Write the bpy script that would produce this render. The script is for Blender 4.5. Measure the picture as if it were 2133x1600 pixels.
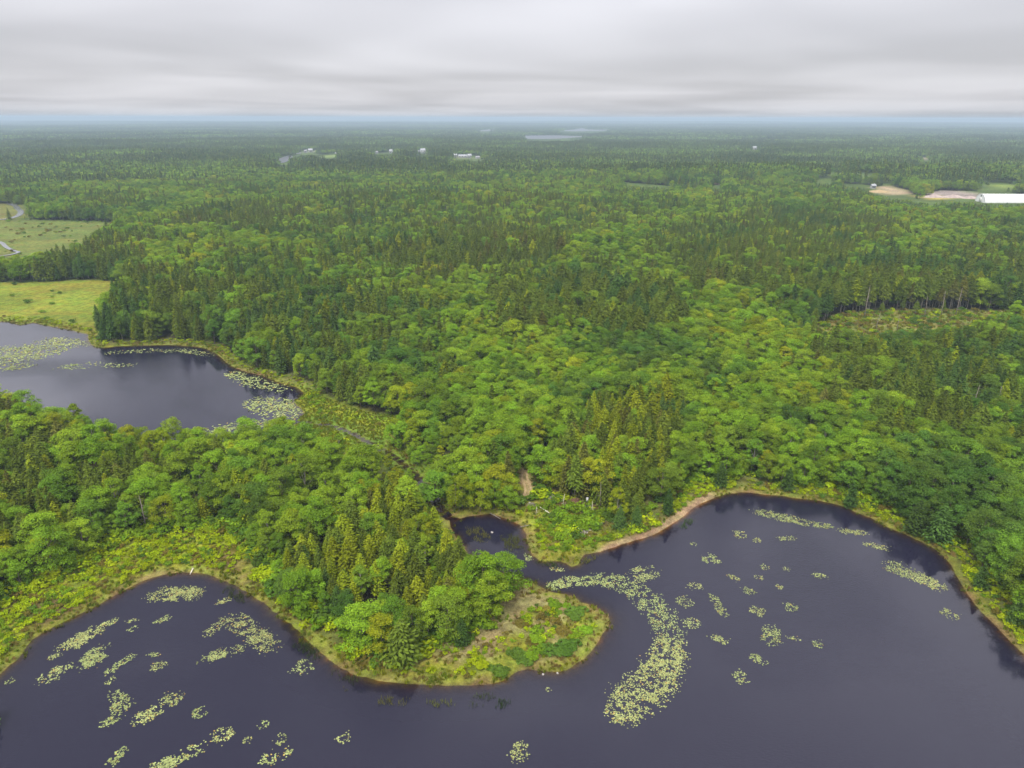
import bpy, math, random
import numpy as np
from mathutils import Matrix, Euler, Vector

SC = bpy.context.scene
for o in list(bpy.data.objects):
    bpy.data.objects.remove(o)
R = math.radians
random.seed(7)
RNG = np.random.default_rng(11)

# ------------------------------------------------------------------ camera
CAM_H, PITCH, ROLL, TANH = 80.0, R(20.55), R(0.12), 0.721
cam_d = bpy.data.cameras.new('camera')
cam = bpy.data.objects.new('camera', cam_d)
SC.collection.objects.link(cam)
cam.location = (0, 0, CAM_H)
CAM_ROT = Euler((R(90) - PITCH, 0, 0), 'XYZ').to_matrix() @ Matrix.Rotation(ROLL, 3, 'Z')
cam.rotation_euler = CAM_ROT.to_euler('XYZ')
cam_d.sensor_width = 36.0
cam_d.lens = 36.0 / (2 * TANH)
cam_d.clip_start, cam_d.clip_end = 1.0, 120000.0
SC.camera = cam

# ------------------------------------------------------------------ world: overcast sky over a Nishita sky
SUN_EL, SUN_AZ = R(58), R(205)          # azimuth measured from +Y towards +X
world = bpy.data.worlds.new('World')
SC.world = world
world.use_nodes = True
wt = world.node_tree
wt.nodes.clear()
def wn(t, **kw):
    n = wt.nodes.new(t)
    for k, v in kw.items():
        setattr(n, k, v)
    return n
w_out = wn('ShaderNodeOutputWorld')
w_bg = wn('ShaderNodeBackground')
w_bg.inputs['Strength'].default_value = 0.1
w_sky = wn('ShaderNodeTexSky', sky_type='NISHITA')
w_sky.sun_disc = False
w_sky.sun_elevation = SUN_EL
w_sky.sun_rotation = SUN_AZ
w_tc = wn('ShaderNodeTexCoord')
w_sep = wn('ShaderNodeSeparateXYZ')
wt.links.new(w_tc.outputs['Generated'], w_sep.inputs[0])
def wmath(op, a, b=None, clamp=False):
    n = wn('ShaderNodeMath', operation=op, use_clamp=clamp)
    for i, v in enumerate((a, b)):
        if v is None: continue
        if isinstance(v, (int, float)): n.inputs[i].default_value = v
        else: wt.links.new(v, n.inputs[i])
    return n.outputs[0]
zc = wmath('MAXIMUM', w_sep.outputs[2], 0.0)
den = wmath('ADD', zc, 0.055)
cx = wmath('DIVIDE', w_sep.outputs[0], den)
cy = wmath('DIVIDE', w_sep.outputs[1], den)
w_cmb = wn('ShaderNodeCombineXYZ')
wt.links.new(cx, w_cmb.inputs[0]); wt.links.new(cy, w_cmb.inputs[1])
w_n1 = wn('ShaderNodeTexNoise')
w_n1.inputs['Scale'].default_value = 0.24
w_n1.inputs['Detail'].default_value = 2.5
w_n1.inputs['Roughness'].default_value = 0.5
w_n1.inputs['Distortion'].default_value = 0.35
wt.links.new(w_cmb.outputs[0], w_n1.inputs['Vector'])
w_ramp = wn('ShaderNodeMapRange', interpolation_type='SMOOTHSTEP')
w_ramp.inputs['From Min'].default_value = 0.30
w_ramp.inputs['From Max'].default_value = 0.70
w_ramp.inputs['To Min'].default_value = 0.80
w_ramp.inputs['To Max'].default_value = 1.17
wt.links.new(w_n1.outputs['Fac'], w_ramp.inputs['Value'])
# CIE overcast luminance: horizon 1, zenith 3
SKY_HORIZON = 2.5
grad = wmath('MULTIPLY', wmath('ADD', wmath('MULTIPLY', zc, 2.0), 1.0), SKY_HORIZON)
den2 = wmath('ADD', zc, 0.32)
w_cmb2 = wn('ShaderNodeCombineXYZ')
wt.links.new(wmath('DIVIDE', w_sep.outputs[0], den2), w_cmb2.inputs[0]); wt.links.new(wmath('DIVIDE', w_sep.outputs[1], den2), w_cmb2.inputs[1])
w_cmb2.inputs[2].default_value = 3.7
w_n2 = wn('ShaderNodeTexNoise')
w_n2.inputs['Scale'].default_value = 2.0; w_n2.inputs['Detail'].default_value = 3.0; w_n2.inputs['Roughness'].default_value = 0.5
wt.links.new(w_cmb2.outputs[0], w_n2.inputs['Vector'])
w_r2 = wn('ShaderNodeMapRange', interpolation_type='SMOOTHSTEP')
for k_, v_ in (('From Min', 0.38), ('From Max', 0.62), ('To Min', 0.70), ('To Max', 2.0)): w_r2.inputs[k_].default_value = v_
wt.links.new(w_n2.outputs['Fac'], w_r2.inputs['Value'])
# the big cloud masses show overhead; towards the horizon the layers even out
mass = wmath('ADD', 1.0, wmath('MULTIPLY', wmath('SUBTRACT', w_r2.outputs[0], 1.0), wmath('MULTIPLY', wmath('SUBTRACT', zc, 0.12), 4.0, True)))
lum = wmath('MULTIPLY', wmath('MULTIPLY', grad, w_ramp.outputs[0]), mass)
w_col = wn('ShaderNodeVectorMath', operation='SCALE')
w_col.inputs[0].default_value = (0.985, 0.972, 1.03)
wt.links.new(lum, w_col.inputs['Scale'])
w_mix = wn('ShaderNodeMix', data_type='RGBA')
w_mix.inputs[0].default_value = 0.95
wt.links.new(w_sky.outputs[0], w_mix.inputs[6])
wt.links.new(w_col.outputs[0], w_mix.inputs[7])
wt.links.new(w_mix.outputs[2], w_bg.inputs['Color'])
wt.links.new(w_bg.outputs[0], w_out.inputs['Surface'])

# ------------------------------------------------------------------ sun behind the cloud, exposure
sun_d = bpy.data.lights.new('sun', 'SUN')
sun_d.energy = 1.5
sun_d.angle = R(10)
sun_d.color = (1.0, 0.96, 0.88)
sun = bpy.data.objects.new('sun', sun_d)
SC.collection.objects.link(sun)
sdir = Vector((math.sin(SUN_AZ) * math.cos(SUN_EL), math.cos(SUN_AZ) * math.cos(SUN_EL), math.sin(SUN_EL)))
sun.rotation_euler = sdir.to_track_quat('Z', 'Y').to_euler()
sun.location = (0, 0, 300)
vs = SC.view_settings
vs.view_transform, vs.look, vs.exposure, vs.gamma = 'Standard', 'None', 1.3, 1.0
vs.use_curve_mapping = False
cy_ = SC.cycles
cy_.max_bounces, cy_.diffuse_bounces, cy_.glossy_bounces = 5, 2, 2
cy_.transmission_bounces, cy_.volume_bounces, cy_.transparent_max_bounces = 3, 0, 6
cy_.use_denoising = True
cy_.denoiser = 'OPENIMAGEDENOISE'
cy_.denoising_input_passes = 'RGB_ALBEDO_NORMAL'
cy_.denoising_prefilter = 'ACCURATE'
cy_.use_adaptive_sampling = True
cy_.adaptive_threshold = 0.012

# ------------------------------------------------------------------ small maths
W, HH = 2133.0, 1600.0
FPX = (W / 2) / TANH
M = np.array(CAM_ROT)
def rays(p):
    p = np.atleast_2d(np.asarray(p, float))
    d = np.stack([p[:, 0] - W / 2, HH / 2 - p[:, 1], -FPX * np.ones(len(p))], 1)
    return d @ M.T
def G(p, z=0.0):
    """photo pixels -> points on the plane at height z"""
    d = rays(p)
    t = (z - CAM_H) / np.minimum(d[:, 2], -1e-4)
    return d[:, :2] * t[:, None]
def topx(x, y, z):
    q = np.stack([x, y, z - CAM_H + 0 * x], 1) @ M
    dep = np.maximum(-q[:, 2], 1e-3)
    return W / 2 + q[:, 0] / dep * FPX, HH / 2 - q[:, 1] / dep * FPX, -q[:, 2]

def _h(ix, iy, s):
    n = (ix.astype(np.int64) * 374761393 + iy.astype(np.int64) * 668265263 + s * 974711) & 0xFFFFFFFF
    n = ((n ^ (n >> 13)) * 1274126177) & 0xFFFFFFFF
    n = (n ^ (n >> 16)) & 0xFFFF
    return n / 65535.0
def vnoise(x, y, s=0):
    x = np.asarray(x, float); y = np.asarray(y, float)
    ix, iy = np.floor(x), np.floor(y)
    fx, fy = x - ix, y - iy
    fx = fx * fx * (3 - 2 * fx); fy = fy * fy * (3 - 2 * fy)
    a, b = _h(ix, iy, s), _h(ix + 1, iy, s)
    c, d = _h(ix, iy + 1, s), _h(ix + 1, iy + 1, s)
    return (a * (1 - fx) + b * fx) * (1 - fy) + (c * (1 - fx) + d * fx) * fy
def fbm(x, y, s=0, oct=3):
    r, a, t = 0, 1.0, 0
    for k in range(oct):
        r = r + a * vnoise(x * 2 ** k + 17.3 * k, y * 2 ** k - 9.1 * k, s + k)
        t += a; a *= 0.5
    return r / t
def sstep(a, b, x):
    t = np.clip((x - a) / (b - a), 0, 1)
    return t * t * (3 - 2 * t)
def smooth(P, n=4, closed=True):
    P = np.asarray(P, float); N = len(P); out = []
    for i in range(N if closed else N - 1):
        if closed: p0, p1, p2, p3 = P[i - 1], P[i], P[(i + 1) % N], P[(i + 2) % N]
        else: p0, p1, p2, p3 = P[max(i - 1, 0)], P[i], P[i + 1], P[min(i + 2, N - 1)]
        for k in range(n):
            t = k / n
            out.append(0.5 * (2 * p1 + (p2 - p0) * t + (2 * p0 - 5 * p1 + 4 * p2 - p3) * t * t + (3 * p1 - p0 - 3 * p2 + p3) * t ** 3))
    if not closed: out.append(P[-1])
    return np.array(out)
def inside(poly, x, y):
    r = np.zeros(x.shape, bool)
    for i in range(len(poly)):
        x1, y1 = poly[i - 1]; x2, y2 = poly[i]
        if y1 == y2: continue
        c = ((y1 > y) != (y2 > y)) & (x < (x2 - x1) * (y - y1) / (y2 - y1) + x1)
        r ^= c
    return r
def segdist(poly, x, y, closed=True):
    best = np.full(x.shape, 1e9)
    for i in range(0 if closed else 1, len(poly)):
        a = poly[i - 1]; b = poly[i]
        d = b - a; L = max(d @ d, 1e-9)
        t = np.clip(((x - a[0]) * d[0] + (y - a[1]) * d[1]) / L, 0, 1)
        best = np.minimum(best, (x - a[0] - t * d[0]) ** 2 + (y - a[1] - t * d[1]) ** 2)
    return np.sqrt(best)
def sdf(poly, x, y, pad=60):
    """signed distance, negative inside, capped at pad"""
    out = np.full(x.shape, float(pad))
    lo, hi = poly.min(0) - pad, poly.max(0) + pad
    m = (x > lo[0]) & (x < hi[0]) & (y > lo[1]) & (y < hi[1])
    if m.any():
        d = segdist(poly, x[m], y[m])
        out[m] = np.minimum(np.where(inside(poly, x[m], y[m]), -d, d), pad)
    return out
def ribbon(px_line, w0, w1=None):
    """polygon of a stream or path from a pixel line and half widths in metres"""
    c = smooth(G(px_line), 4, False)
    n = len(c); ws = np.linspace(w0, w1 if w1 is not None else w0, n)
    t = np.gradient(c, axis=0); t /= np.linalg.norm(t, axis=1)[:, None] + 1e-9
    nn = np.stack([-t[:, 1], t[:, 0]], 1)
    return np.vstack([c + nn * ws[:, None], (c - nn * ws[:, None])[::-1]])

# ------------------------------------------------------------------ the lie of the land, traced as ground points
SHORE_LEFT = [(-60, 1470), (-28, 1432), (0, 1406), (22, 1386), (46, 1364), (70, 1330), (116, 1303), (190, 1268), (239, 1240), (281, 1219), (327, 1201),
              (369, 1193), (397, 1192), (432, 1196), (464, 1210), (499, 1226), (527, 1240), (552, 1257), (577, 1279), (605, 1301), (633, 1324),
              (657, 1349), (686, 1375), (728, 1402), (756, 1410), (791, 1419), (841, 1427), (893, 1426), (946, 1427), (999, 1427), (1034, 1423),
              (1059, 1416), (1069, 1402), (1094, 1398), (1122, 1400), (1161, 1400), (1192, 1389), (1220, 1366), (1245, 1338), (1266, 1307),
              (1273, 1289), (1263, 1279), (1241, 1264), (1210, 1254), (1192, 1242), (1157, 1235), (1132, 1224), (1115, 1214), (1087, 1205),
              (1060, 1200), (1020, 1185), (985, 1160), (958, 1130), (940, 1100)]
SHORE_RIGHT = [(938, 1088), (953, 1082), (981, 1076), (1016, 1071), (1037, 1073), (1055, 1082), (1073, 1089), (1090, 1103), (1096, 1122), (1103, 1143),
               (1112, 1159), (1136, 1171), (1168, 1171), (1185, 1180), (1206, 1177), (1213, 1159), (1245, 1150), (1280, 1140), (1315, 1129),
               (1350, 1117), (1382, 1103), (1407, 1088), (1424, 1076), (1445, 1058), (1476, 1042), (1513, 1030), (1548, 1025), (1589, 1030),
               (1641, 1035), (1692, 1042), (1744, 1052), (1788, 1069), (1830, 1088), (1864, 1105), (1909, 1124), (1950, 1146), (1977, 1174),
               (1995, 1205), (2012, 1232), (2029, 1256), (2053, 1284), (2081, 1311), (2108, 1339), (2133, 1363), (2180, 1410), (2240, 1480)]
near_pond = np.vstack([smooth(G(SHORE_LEFT + SHORE_RIGHT), 4, False),
                       np.array([[66, 40], [68, -20], [40, -80], [-30, -90], [-66, -40], [-62, 30]])])
LEFT_POND = [(-160, 664), (-60, 668), (0, 670), (21, 671), (44, 677), (70, 672), (98, 679), (141, 686), (165, 693), (183, 698), (184, 709), (193, 721), (211, 725),
             (253, 721), (299, 720), (352, 719), (387, 721), (422, 725), (450, 737), (475, 758), (503, 772), (545, 783), (580, 797), (615, 807),
             (632, 818), (626, 828), (612, 838), (633, 860), (618, 876), (598, 900), (555, 918), (430, 930), (300, 924), (215, 906), (100, 872),
             (0, 832), (-160, 790)]
left_pond = smooth(G(LEFT_POND), 4)
stream = ribbon([(590, 880), (640, 881), (690, 887), (725, 899), (755, 915), (790, 935), (825, 955), (850, 977), (880, 1007), (905, 1040), (925, 1068), (950, 1090)], 0.7, 1.1)
marsh_stream_a = ribbon([(-90, 490), (-20, 505), (4, 511), (14, 520), (30, 528), (40, 531), (20, 537), (-20, 542), (-90, 550)], 1.6, 0.8)
marsh_stream_b = ribbon([(-60, 466), (10, 461), (30, 457), (42, 451), (44, 444), (38, 439), (33, 433), (20, 428)], 2.2, 2.4)
FAR_LAKES = [
    ('lake', [(1090, 284), (1125, 283), (1165, 283), (1190, 284), (1222, 285.2), (1200, 287), (1170, 289.5), (1130, 290.5), (1100, 290), (1094, 286)]),
    ('lake', [(1165, 272.2), (1195, 270.5), (1212, 267.5), (1225, 270.3), (1272, 271.2), (1248, 273.0), (1230, 273.2), (1200, 274.2)]),
    ('lake', [(992, 273.4), (1010, 271.5), (1028, 269.2), (1027, 272), (1005, 274)]),
    ('lake', [(572, 337), (585, 331), (598, 326), (609, 326), (607, 334), (598, 338), (588, 341)]),
    ('lake', [(616, 321.5), (626, 319), (627, 321), (618, 322.5)]),
]
MEADOW = smooth(G([(-160, 470), (30, 463), (150, 464), (238, 468), (246, 480), (236, 496), (215, 512), (190, 530), (150, 552), (90, 566), (20, 575), (-160, 590)]), 3)
MEADOW_UP = smooth(G([(-160, 428), (0, 427), (36, 430), (50, 443), (34, 461), (-160, 464)]), 3)
MEADOW_LOW = smooth(G([(-160, 604), (60, 594), (180, 590), (248, 594), (260, 612), (240, 640), (222, 668), (204, 690), (186, 705), (165, 693), (70, 672), (-160, 668)]), 3)
MARSH = smooth(G([(612, 805), (660, 822), (720, 850), (790, 868), (880, 876), (940, 884), (900, 900), (830, 905), (790, 925), (770, 938), (720, 945), (640, 936), (598, 922), (600, 870)]), 3)
CLEARING = smooth(G([(1072, 960), (1118, 965), (1128, 1012), (1160, 1036), (1210, 1052), (1262, 1066), (1285, 1092), (1330, 1118), (1310, 1140), (1206, 1185), (1100, 1170), (1050, 1090), (1040, 1072), (1085, 1052), (1090, 1015)]), 3)
CUT = smooth(G([(1690, 716), (1735, 664), (1830, 655), (1950, 651), (2060, 654), (2240, 655), (2260, 705), (2120, 690), (2010, 694), (1930, 706), (1850, 722), (1760, 730)]), 3)
FORE_WOOD = smooth(G([(-260, 1360), (-60, 1282), (0, 1254), (70, 1222), (141, 1192), (197, 1160), (239, 1134), (292, 1120), (352, 1108), (420, 1102), (492, 1102), (530, 1131), (556, 1190),
             (575, 1226), (598, 1261), (633, 1287), (703, 1318), (753, 1350), (805, 1368), (850, 1368), (890, 1342), (960, 1334), (1000, 1306), (1034, 1270),
             (1050, 1240), (1045, 1224), (1000, 1204), (955, 1178), (925, 1145), (890, 1092), (850, 1050), (800, 1014), (740, 982), (620, 952), (430, 946), (300, 940), (215, 922),
             (100, 888), (0, 846), (-260, 802)]), 3)
TIP = smooth(G([(1000, 1300), (1060, 1225), (1120, 1225), (1200, 1255), (1268, 1290), (1240, 1340), (1180, 1392), (1060, 1395), (930, 1405), (860, 1390), (930, 1345)]), 3)
BEACH = smooth(G([(1230, 1165), (1290, 1128), (1360, 1105), (1440, 1050), (1480, 1030), (1490, 1050), (1440, 1075), (1380, 1120), (1300, 1150)]), 3)
PATH_PX = [(1096, 985), (1092, 1000), (1098, 1016), (1100, 1028), (1096, 1040)]
path = ribbon(PATH_PX, 1.0, 0.9)
FIELDS = [  # far open ground: polygon, colour
    ([(1265, 376), (1310, 379), (1400, 386), (1460, 388), (1455, 390), (1380, 388), (1310, 382)], (0.21, 0.19, 0.07)),
    ([(1480, 385), (1502, 383), (1506, 390), (1482, 391)], (0.38, 0.25, 0.12)),
    ([(1690, 379), (1712, 371), (1740, 370), (1735, 379)], (0.13, 0.20, 0.05)),
    ([(1735, 380), (1790, 382), (1830, 386), (1815, 390), (1790, 388)], (0.12, 0.17, 0.03)),
    ([(1808, 396), (1850, 393), (1895, 402), (1905, 411), (1870, 411), (1840, 405)], (0.30, 0.225, 0.14)),
    ([(1920, 407), (1960, 402), (2030, 404), (2050, 410), (2044, 418), (1960, 415)], (0.24, 0.195, 0.17)),
    ([(1890, 411), (1950, 413), (1960, 420), (1905, 418)], (0.30, 0.24, 0.06)),
    ([(2030, 391), (2100, 391), (2120, 399), (2060, 400)], (0.17, 0.22, 0.04)),
    ([(1915, 331), (1940, 331), (1938, 335), (1917, 335)], (0.34, 0.24, 0.16)),
    ([(670, 325), (700, 323), (705, 329), (675, 330)], (0.17, 0.23, 0.06)),
    ([(945, 329), (1005, 330), (1003, 333), (950, 332)], (0.15, 0.17, 0.06)),
    ([(640, 316), (665, 314), (662, 319), (640, 321)], (0.20, 0.20, 0.14)),
    ([(500, 549), (540, 546), (545, 552), (505, 555)], (0.22, 0.21, 0.08)),
    ([(1258, 556), (1278, 553), (1280, 561), (1262, 563)], (0.30, 0.26, 0.10)),
    ([(620, 470), (660, 452), (720, 448), (790, 474), (800, 490), (720, 500), (650, 492)], (0.15, 0.17, 0.05)),
]
FIELD_PX = [np.array(p, float) for p, c in FIELDS]
OPEN_PX = [FIELD_PX[k] for k in range(12)] + [np.array(p, float) * [1, 1] + np.where(np.array(p)[:, 1:] > np.array(p)[:, 1].mean(), [[0, 1.5]], [[0, 0]]) for n_, p in FAR_LAKES] + [
    np.array(p, float) for p in ([(2030, 402), (2200, 402), (2200, 421), (2030, 421)], [(866, 313), (892, 313), (892, 322), (866, 322)], [(806, 315), (822, 315), (822, 322), (806, 322)],
    [(944, 324), (1002, 324), (1002, 332), (944, 332)], [(778, 318), (790, 318), (790, 322), (778, 322)], [(630, 313), (656, 313), (656, 319), (630, 319)], [(697, 320), (707, 320), (707, 325), (697, 325)], [(1563, 308), (1580, 308), (1580, 314), (1563, 314)], [(20, 424), (60, 424), (50, 445), (46, 460), (20, 462)])]
FIELDS = [(G(p), c) for p, c in FIELDS]
def clear_sight(x, y, z, H, pad=0.0):
    """True where a plant of height H leaves the far openings in sight"""
    ok_ = np.ones(x.shape, bool)
    for f_ in np.linspace(0.1, 1.2, 10):
        for dx in ((0,) if pad == 0 else (-pad, 0, pad)):
            u, v, d = topx(x + dx, y, z + H * f_)
            for p in OPEN_PX: ok_ &= ~inside(p, u, v)
    return ok_
NEAR_PX = [np.array(p, float) for p in ([(1765, 672), (1850, 659), (2040, 654), (2060, 661), (1990, 674), (1900, 682), (1800, 684)], [(1088, 985), (1108, 985), (1110, 1034), (1090, 1036)], [(1190, 1030), (1240, 1040), (1238, 1072), (1190, 1066)], [(1104, 1038), (1180, 1046), (1262, 1070), (1270, 1110), (1200, 1140), (1110, 1120)])]
def near_sight(x, y, z, H, pad):
    ok_ = np.ones(x.shape, bool)
    for f_ in np.linspace(0.15, 1.0, 8):
        for dx in (-pad, 0, pad):
            u, v, d = topx(x + dx, y, z + H * f_)
            for p in NEAR_PX: ok_ &= ~inside(p, u, v)
    return ok_
LAKES = [(n, G(p, 0.4)) for n, p in FAR_LAKES]
WATER_NEAR = [near_pond, left_pond, stream]

def water_dist(x, y):
    d = np.full(x.shape, 60.0)
    for p in WATER_NEAR:
        d = np.minimum(d, sdf(p, x, y))
    m = d < 50
    if m.any():
        amp = np.clip(np.abs(d[m]) * 0.8 + 0.15, 0, 0.7)
        d[m] += (fbm(x[m] / 3.0, y[m] / 3.0, 5, 2) - 0.5) * 1.6 * amp
    return d
def flat_mask(x, y):
    f = np.ones(x.shape)
    for n, p in LAKES:
        s = max(60.0, 0.35 * np.ptp(p[:, 1]))
        f *= sstep(0, 2.5 * s, sdf(p, x, y, 3 * s))
    return f
def hills(x, y):
    r = np.hypot(x, y)
    a = sstep(550, 1500, r)
    h = (fbm(x / 420.0, y / 300.0, 31, 3) - 0.5) * 13 * a
    h += (fbm(x / 2600.0, y / 1700.0, 41, 2) - 0.45) * 46 * sstep(4000, 9000, r)
    h += 9 * np.exp(-((x - 330) / 260) ** 2 - ((y - 980) / 75) ** 2)
    h += 8 * np.exp(-((x - 620) / 160) ** 2 - ((y - 1010) / 60) ** 2)
    h += 6 * np.exp(-((x + 60) / 130) ** 2 - ((y - 640) / 50) ** 2)
    h += 5 * np.exp(-((x - 40) / 120) ** 2 - ((y - 410) / 30) ** 2)
    return np.maximum(h, -2) * flat_mask(x, y)
def height(x, y, d=None):
    x = np.asarray(x, float); y = np.asarray(y, float)
    if d is None: d = water_dist(x, y)
    s = np.maximum(-d, 0); l = np.maximum(d, 0)
    z = np.where(d < 0, -1.8 * (1 - np.exp(-s / 7.0)), 0.25 * (1 - np.exp(-l / 1.1)) + 1.3 * (1 - np.exp(-l / 32.0)))
    z += np.where(d > 0, (fbm(x / 2.6, y / 2.6, 3, 2) - 0.5) * 0.35 * sstep(0, 5, l), 0)
    return z + hills(x, y)
def GH(p, it=6):
    """pixel -> point on the actual terrain"""
    p = np.atleast_2d(np.asarray(p, float)); z = np.zeros(len(p))
    for _ in range(it):
        d = rays(p); t = (z - CAM_H) / np.minimum(d[:, 2], -1e-4)
        q = d[:, :2] * t[:, None]
        z = 0.5 * z + 0.5 * height(q[:, 0], q[:, 1])
    z = height(q[:, 0], q[:, 1])
    return np.column_stack([q, z])

# ------------------------------------------------------------------ material helpers
class NT:
    def __init__(s, name):
        s.m = bpy.data.materials.new(name); s.m.use_nodes = True
        s.t = s.m.node_tree; s.t.nodes.clear()
        s.out = s.n('ShaderNodeOutputMaterial')
    def n(s, t, **kw):
        n = s.t.nodes.new(t)
        for k, v in kw.items():
            if k.startswith('_'): n.inputs[k[1:].replace('_', ' ')].default_value = v
            else: setattr(n, k, v)
        return n
    def l(s, a, b): s.t.links.new(a, b)
    def math(s, op, a, b=None, clamp=False):
        n = s.n('ShaderNodeMath', operation=op, use_clamp=clamp)
        for i, v in enumerate((a, b)):
            if v is None: continue
            if isinstance(v, (int, float)): n.inputs[i].default_value = v
            else: s.l(v, n.inputs[i])
        return n.outputs[0]
    def mix(s, f, a, b, blend='MIX'):
        n = s.n('ShaderNodeMix', data_type='RGBA', blend_type=blend)
        for i, v in ((0, f), (6, a), (7, b)):
            if isinstance(v, (int, float)): n.inputs[i].default_value = v
            elif isinstance(v, tuple): n.inputs[i].default_value = (*v[:3], 1)
            else: s.l(v, n.inputs[i])
        return n.outputs[2]
    def noise(s, scale, detail=3, rough=0.55, coord='Object'):
        tc = s.n('ShaderNodeTexCoord')
        n = s.n('ShaderNodeTexNoise', _Scale=scale, _Detail=detail, _Roughness=rough)
        s.l(tc.outputs[coord], n.inputs['Vector'])
        return n.outputs['Fac']
    def ramp(s, v, a, b, lo=0.0, hi=1.0):
        n = s.n('ShaderNodeMapRange', interpolation_type='SMOOTHSTEP')
        for k, q in (('From Min', a), ('From Max', b), ('To Min', lo), ('To Max', hi)): n.inputs[k].default_value = q
        s.l(v, n.inputs['Value'])
        return n.outputs[0]
    def attr(s, name, kind='GEOMETRY'):
        return s.n('ShaderNodeAttribute', attribute_name=name, attribute_type=kind)

def leaf_material(name, col, hue=0.02, val=0.22, transl=0.15):
    t = NT(name)
    oi = t.n('ShaderNodeObjectInfo')
    hsv = t.n('ShaderNodeHueSaturation')
    hsv.inputs['Color'].default_value = (*col, 1)
    t.l(t.ramp(oi.outputs['Random'], 0, 1, 0.5 - hue, 0.5 + hue), hsv.inputs['Hue'])
    r2 = t.math('FRACT', t.math('MULTIPLY', oi.outputs['Random'], 17.37))
    t.l(t.ramp(r2, 0, 1, 1 - val, 1 + val), hsv.inputs['Value'])
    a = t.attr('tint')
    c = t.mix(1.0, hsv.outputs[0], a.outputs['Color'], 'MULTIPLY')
    d = t.n('ShaderNodeBsdfDiffuse'); tr = t.n('ShaderNodeBsdfTranslucent')
    t.l(c, d.inputs['Color']); t.l(t.mix(1.0, c, (1.25, 1.2, 0.6), 'MULTIPLY'), tr.inputs['Color'])
    m1 = t.n('ShaderNodeMixShader'); m1.inputs[0].default_value = transl
    t.l(d.outputs[0], m1.inputs[1]); t.l(tr.outputs[0], m1.inputs[2])
    t.l(m1.outputs[0], t.out.inputs['Surface'])
    return t.m
def rough_material(name, c1, c2, scale, rough=0.85, bump=0.3, coord='Object', spec=0.2):
    t = NT(name)
    f = t.ramp(t.noise(scale, 4, 0.6, coord), 0.3, 0.7)
    b = t.n('ShaderNodeBsdfPrincipled', _Roughness=rough)
    b.inputs['Specular IOR Level'].default_value = spec
    t.l(t.mix(f, c1, c2), b.inputs['Base Color'])
    bp = t.n('ShaderNodeBump', _Strength=bump, _Distance=0.1)
    t.l(f, bp.inputs['Height']); t.l(bp.outputs[0], b.inputs['Normal'])
    t.l(b.outputs[0], t.out.inputs['Surface'])
    return t.m

BROAD_TONES = ['bright green', 'mid green', 'dark green', 'yellow-green']
CONI_TONES = ['dark olive', 'deep green', 'yellow-tipped', 'brownish']
MAT = {}
for nm, c in zip(BROAD_TONES, [(0.150, 0.242, 0.015), (0.110, 0.188, 0.017), (0.070, 0.134, 0.019), (0.205, 0.248, 0.011)]):
    MAT['b ' + nm] = leaf_material('leaf ' + nm, c, 0.013)
for nm, c in zip(CONI_TONES, [(0.076, 0.110, 0.014), (0.046, 0.088, 0.019), (0.145, 0.185, 0.010), (0.086, 0.094, 0.018)]):
    MAT['c ' + nm] = leaf_material('needle ' + nm, c, 0.008, 0.25, 0.12)
SHRUB_TONES = ['yellow-green', 'mid green', 'olive brown', 'dark green']
for nm, c in zip(SHRUB_TONES, [(0.225, 0.290, 0.006), (0.115, 0.195, 0.010), (0.13, 0.11, 0.020), (0.062, 0.115, 0.014)]):
    MAT['s ' + nm] = leaf_material('shrub ' + nm, c, 0.008)
MAT['grass'] = leaf_material('grass blades', (0.17, 0.205, 0.014), 0.03, 0.25)
MAT['dry grass'] = leaf_material('dry grass blades', (0.24, 0.19, 0.055), 0.02, 0.2)
MAT['reed'] = leaf_material('reed blades', (0.055, 0.085, 0.018), 0.02, 0.2)
MAT['olive reed'] = leaf_material('olive reed blades', (0.12, 0.13, 0.015), 0.02, 0.2)
MAT['pad'] = leaf_material('lily pad', (0.31, 0.355, 0.135), 0.01, 0.1, 0.05)
MAT['bark'] = rough_material('bark', (0.10, 0.075, 0.055), (0.19, 0.16, 0.13), 3.0)
MAT['pale bark'] = rough_material('pale bark', (0.22, 0.19, 0.16), (0.42, 0.38, 0.33), 3.0)
MAT['dead wood'] = rough_material('dead wood', (0.16, 0.135, 0.11), (0.29, 0.255, 0.21), 2.5)
MAT['white wood'] = rough_material('bleached wood', (0.50, 0.45, 0.36), (0.68, 0.63, 0.52), 2.0)
MAT['red brush'] = rough_material('dead red brush', (0.16, 0.085, 0.05), (0.27, 0.16, 0.10), 1.2)
MAT['stone'] = rough_material('pale stone', (0.28, 0.26, 0.23), (0.42, 0.39, 0.35), 1.6)
MAT['gravel'] = rough_material('gravel', (0.26, 0.20, 0.18), (0.40, 0.32, 0.28), 0.25)
MAT['sheet white'] = rough_material('white sheeting', (0.66, 0.66, 0.66), (0.72, 0.72, 0.71), 0.15, 0.5, 0.05)
MAT['siding'] = rough_material('white siding', (0.34, 0.34, 0.33), (0.42, 0.42, 0.41), 0.4, 0.7, 0.05)
MAT['roofing'] = rough_material('grey roofing', (0.20, 0.20, 0.21), (0.30, 0.29, 0.29), 0.8)
MAT['pale roofing'] = rough_material('pale metal roofing', (0.28, 0.29, 0.31), (0.36, 0.36, 0.37), 0.5, 0.45)
MAT['window'] = rough_material('window glass', (0.03, 0.035, 0.04), (0.05, 0.055, 0.06), 1.0, 0.15, 0.0, 'Object', 0.5)
MAT['box'] = rough_material('grey enamel', (0.52, 0.51, 0.49), (0.62, 0.61, 0.58), 2.0, 0.5, 0.02)
MAT['dirt'] = rough_material('track dirt', (0.27, 0.19, 0.09), (0.40, 0.30, 0.16), 0.9)
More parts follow.
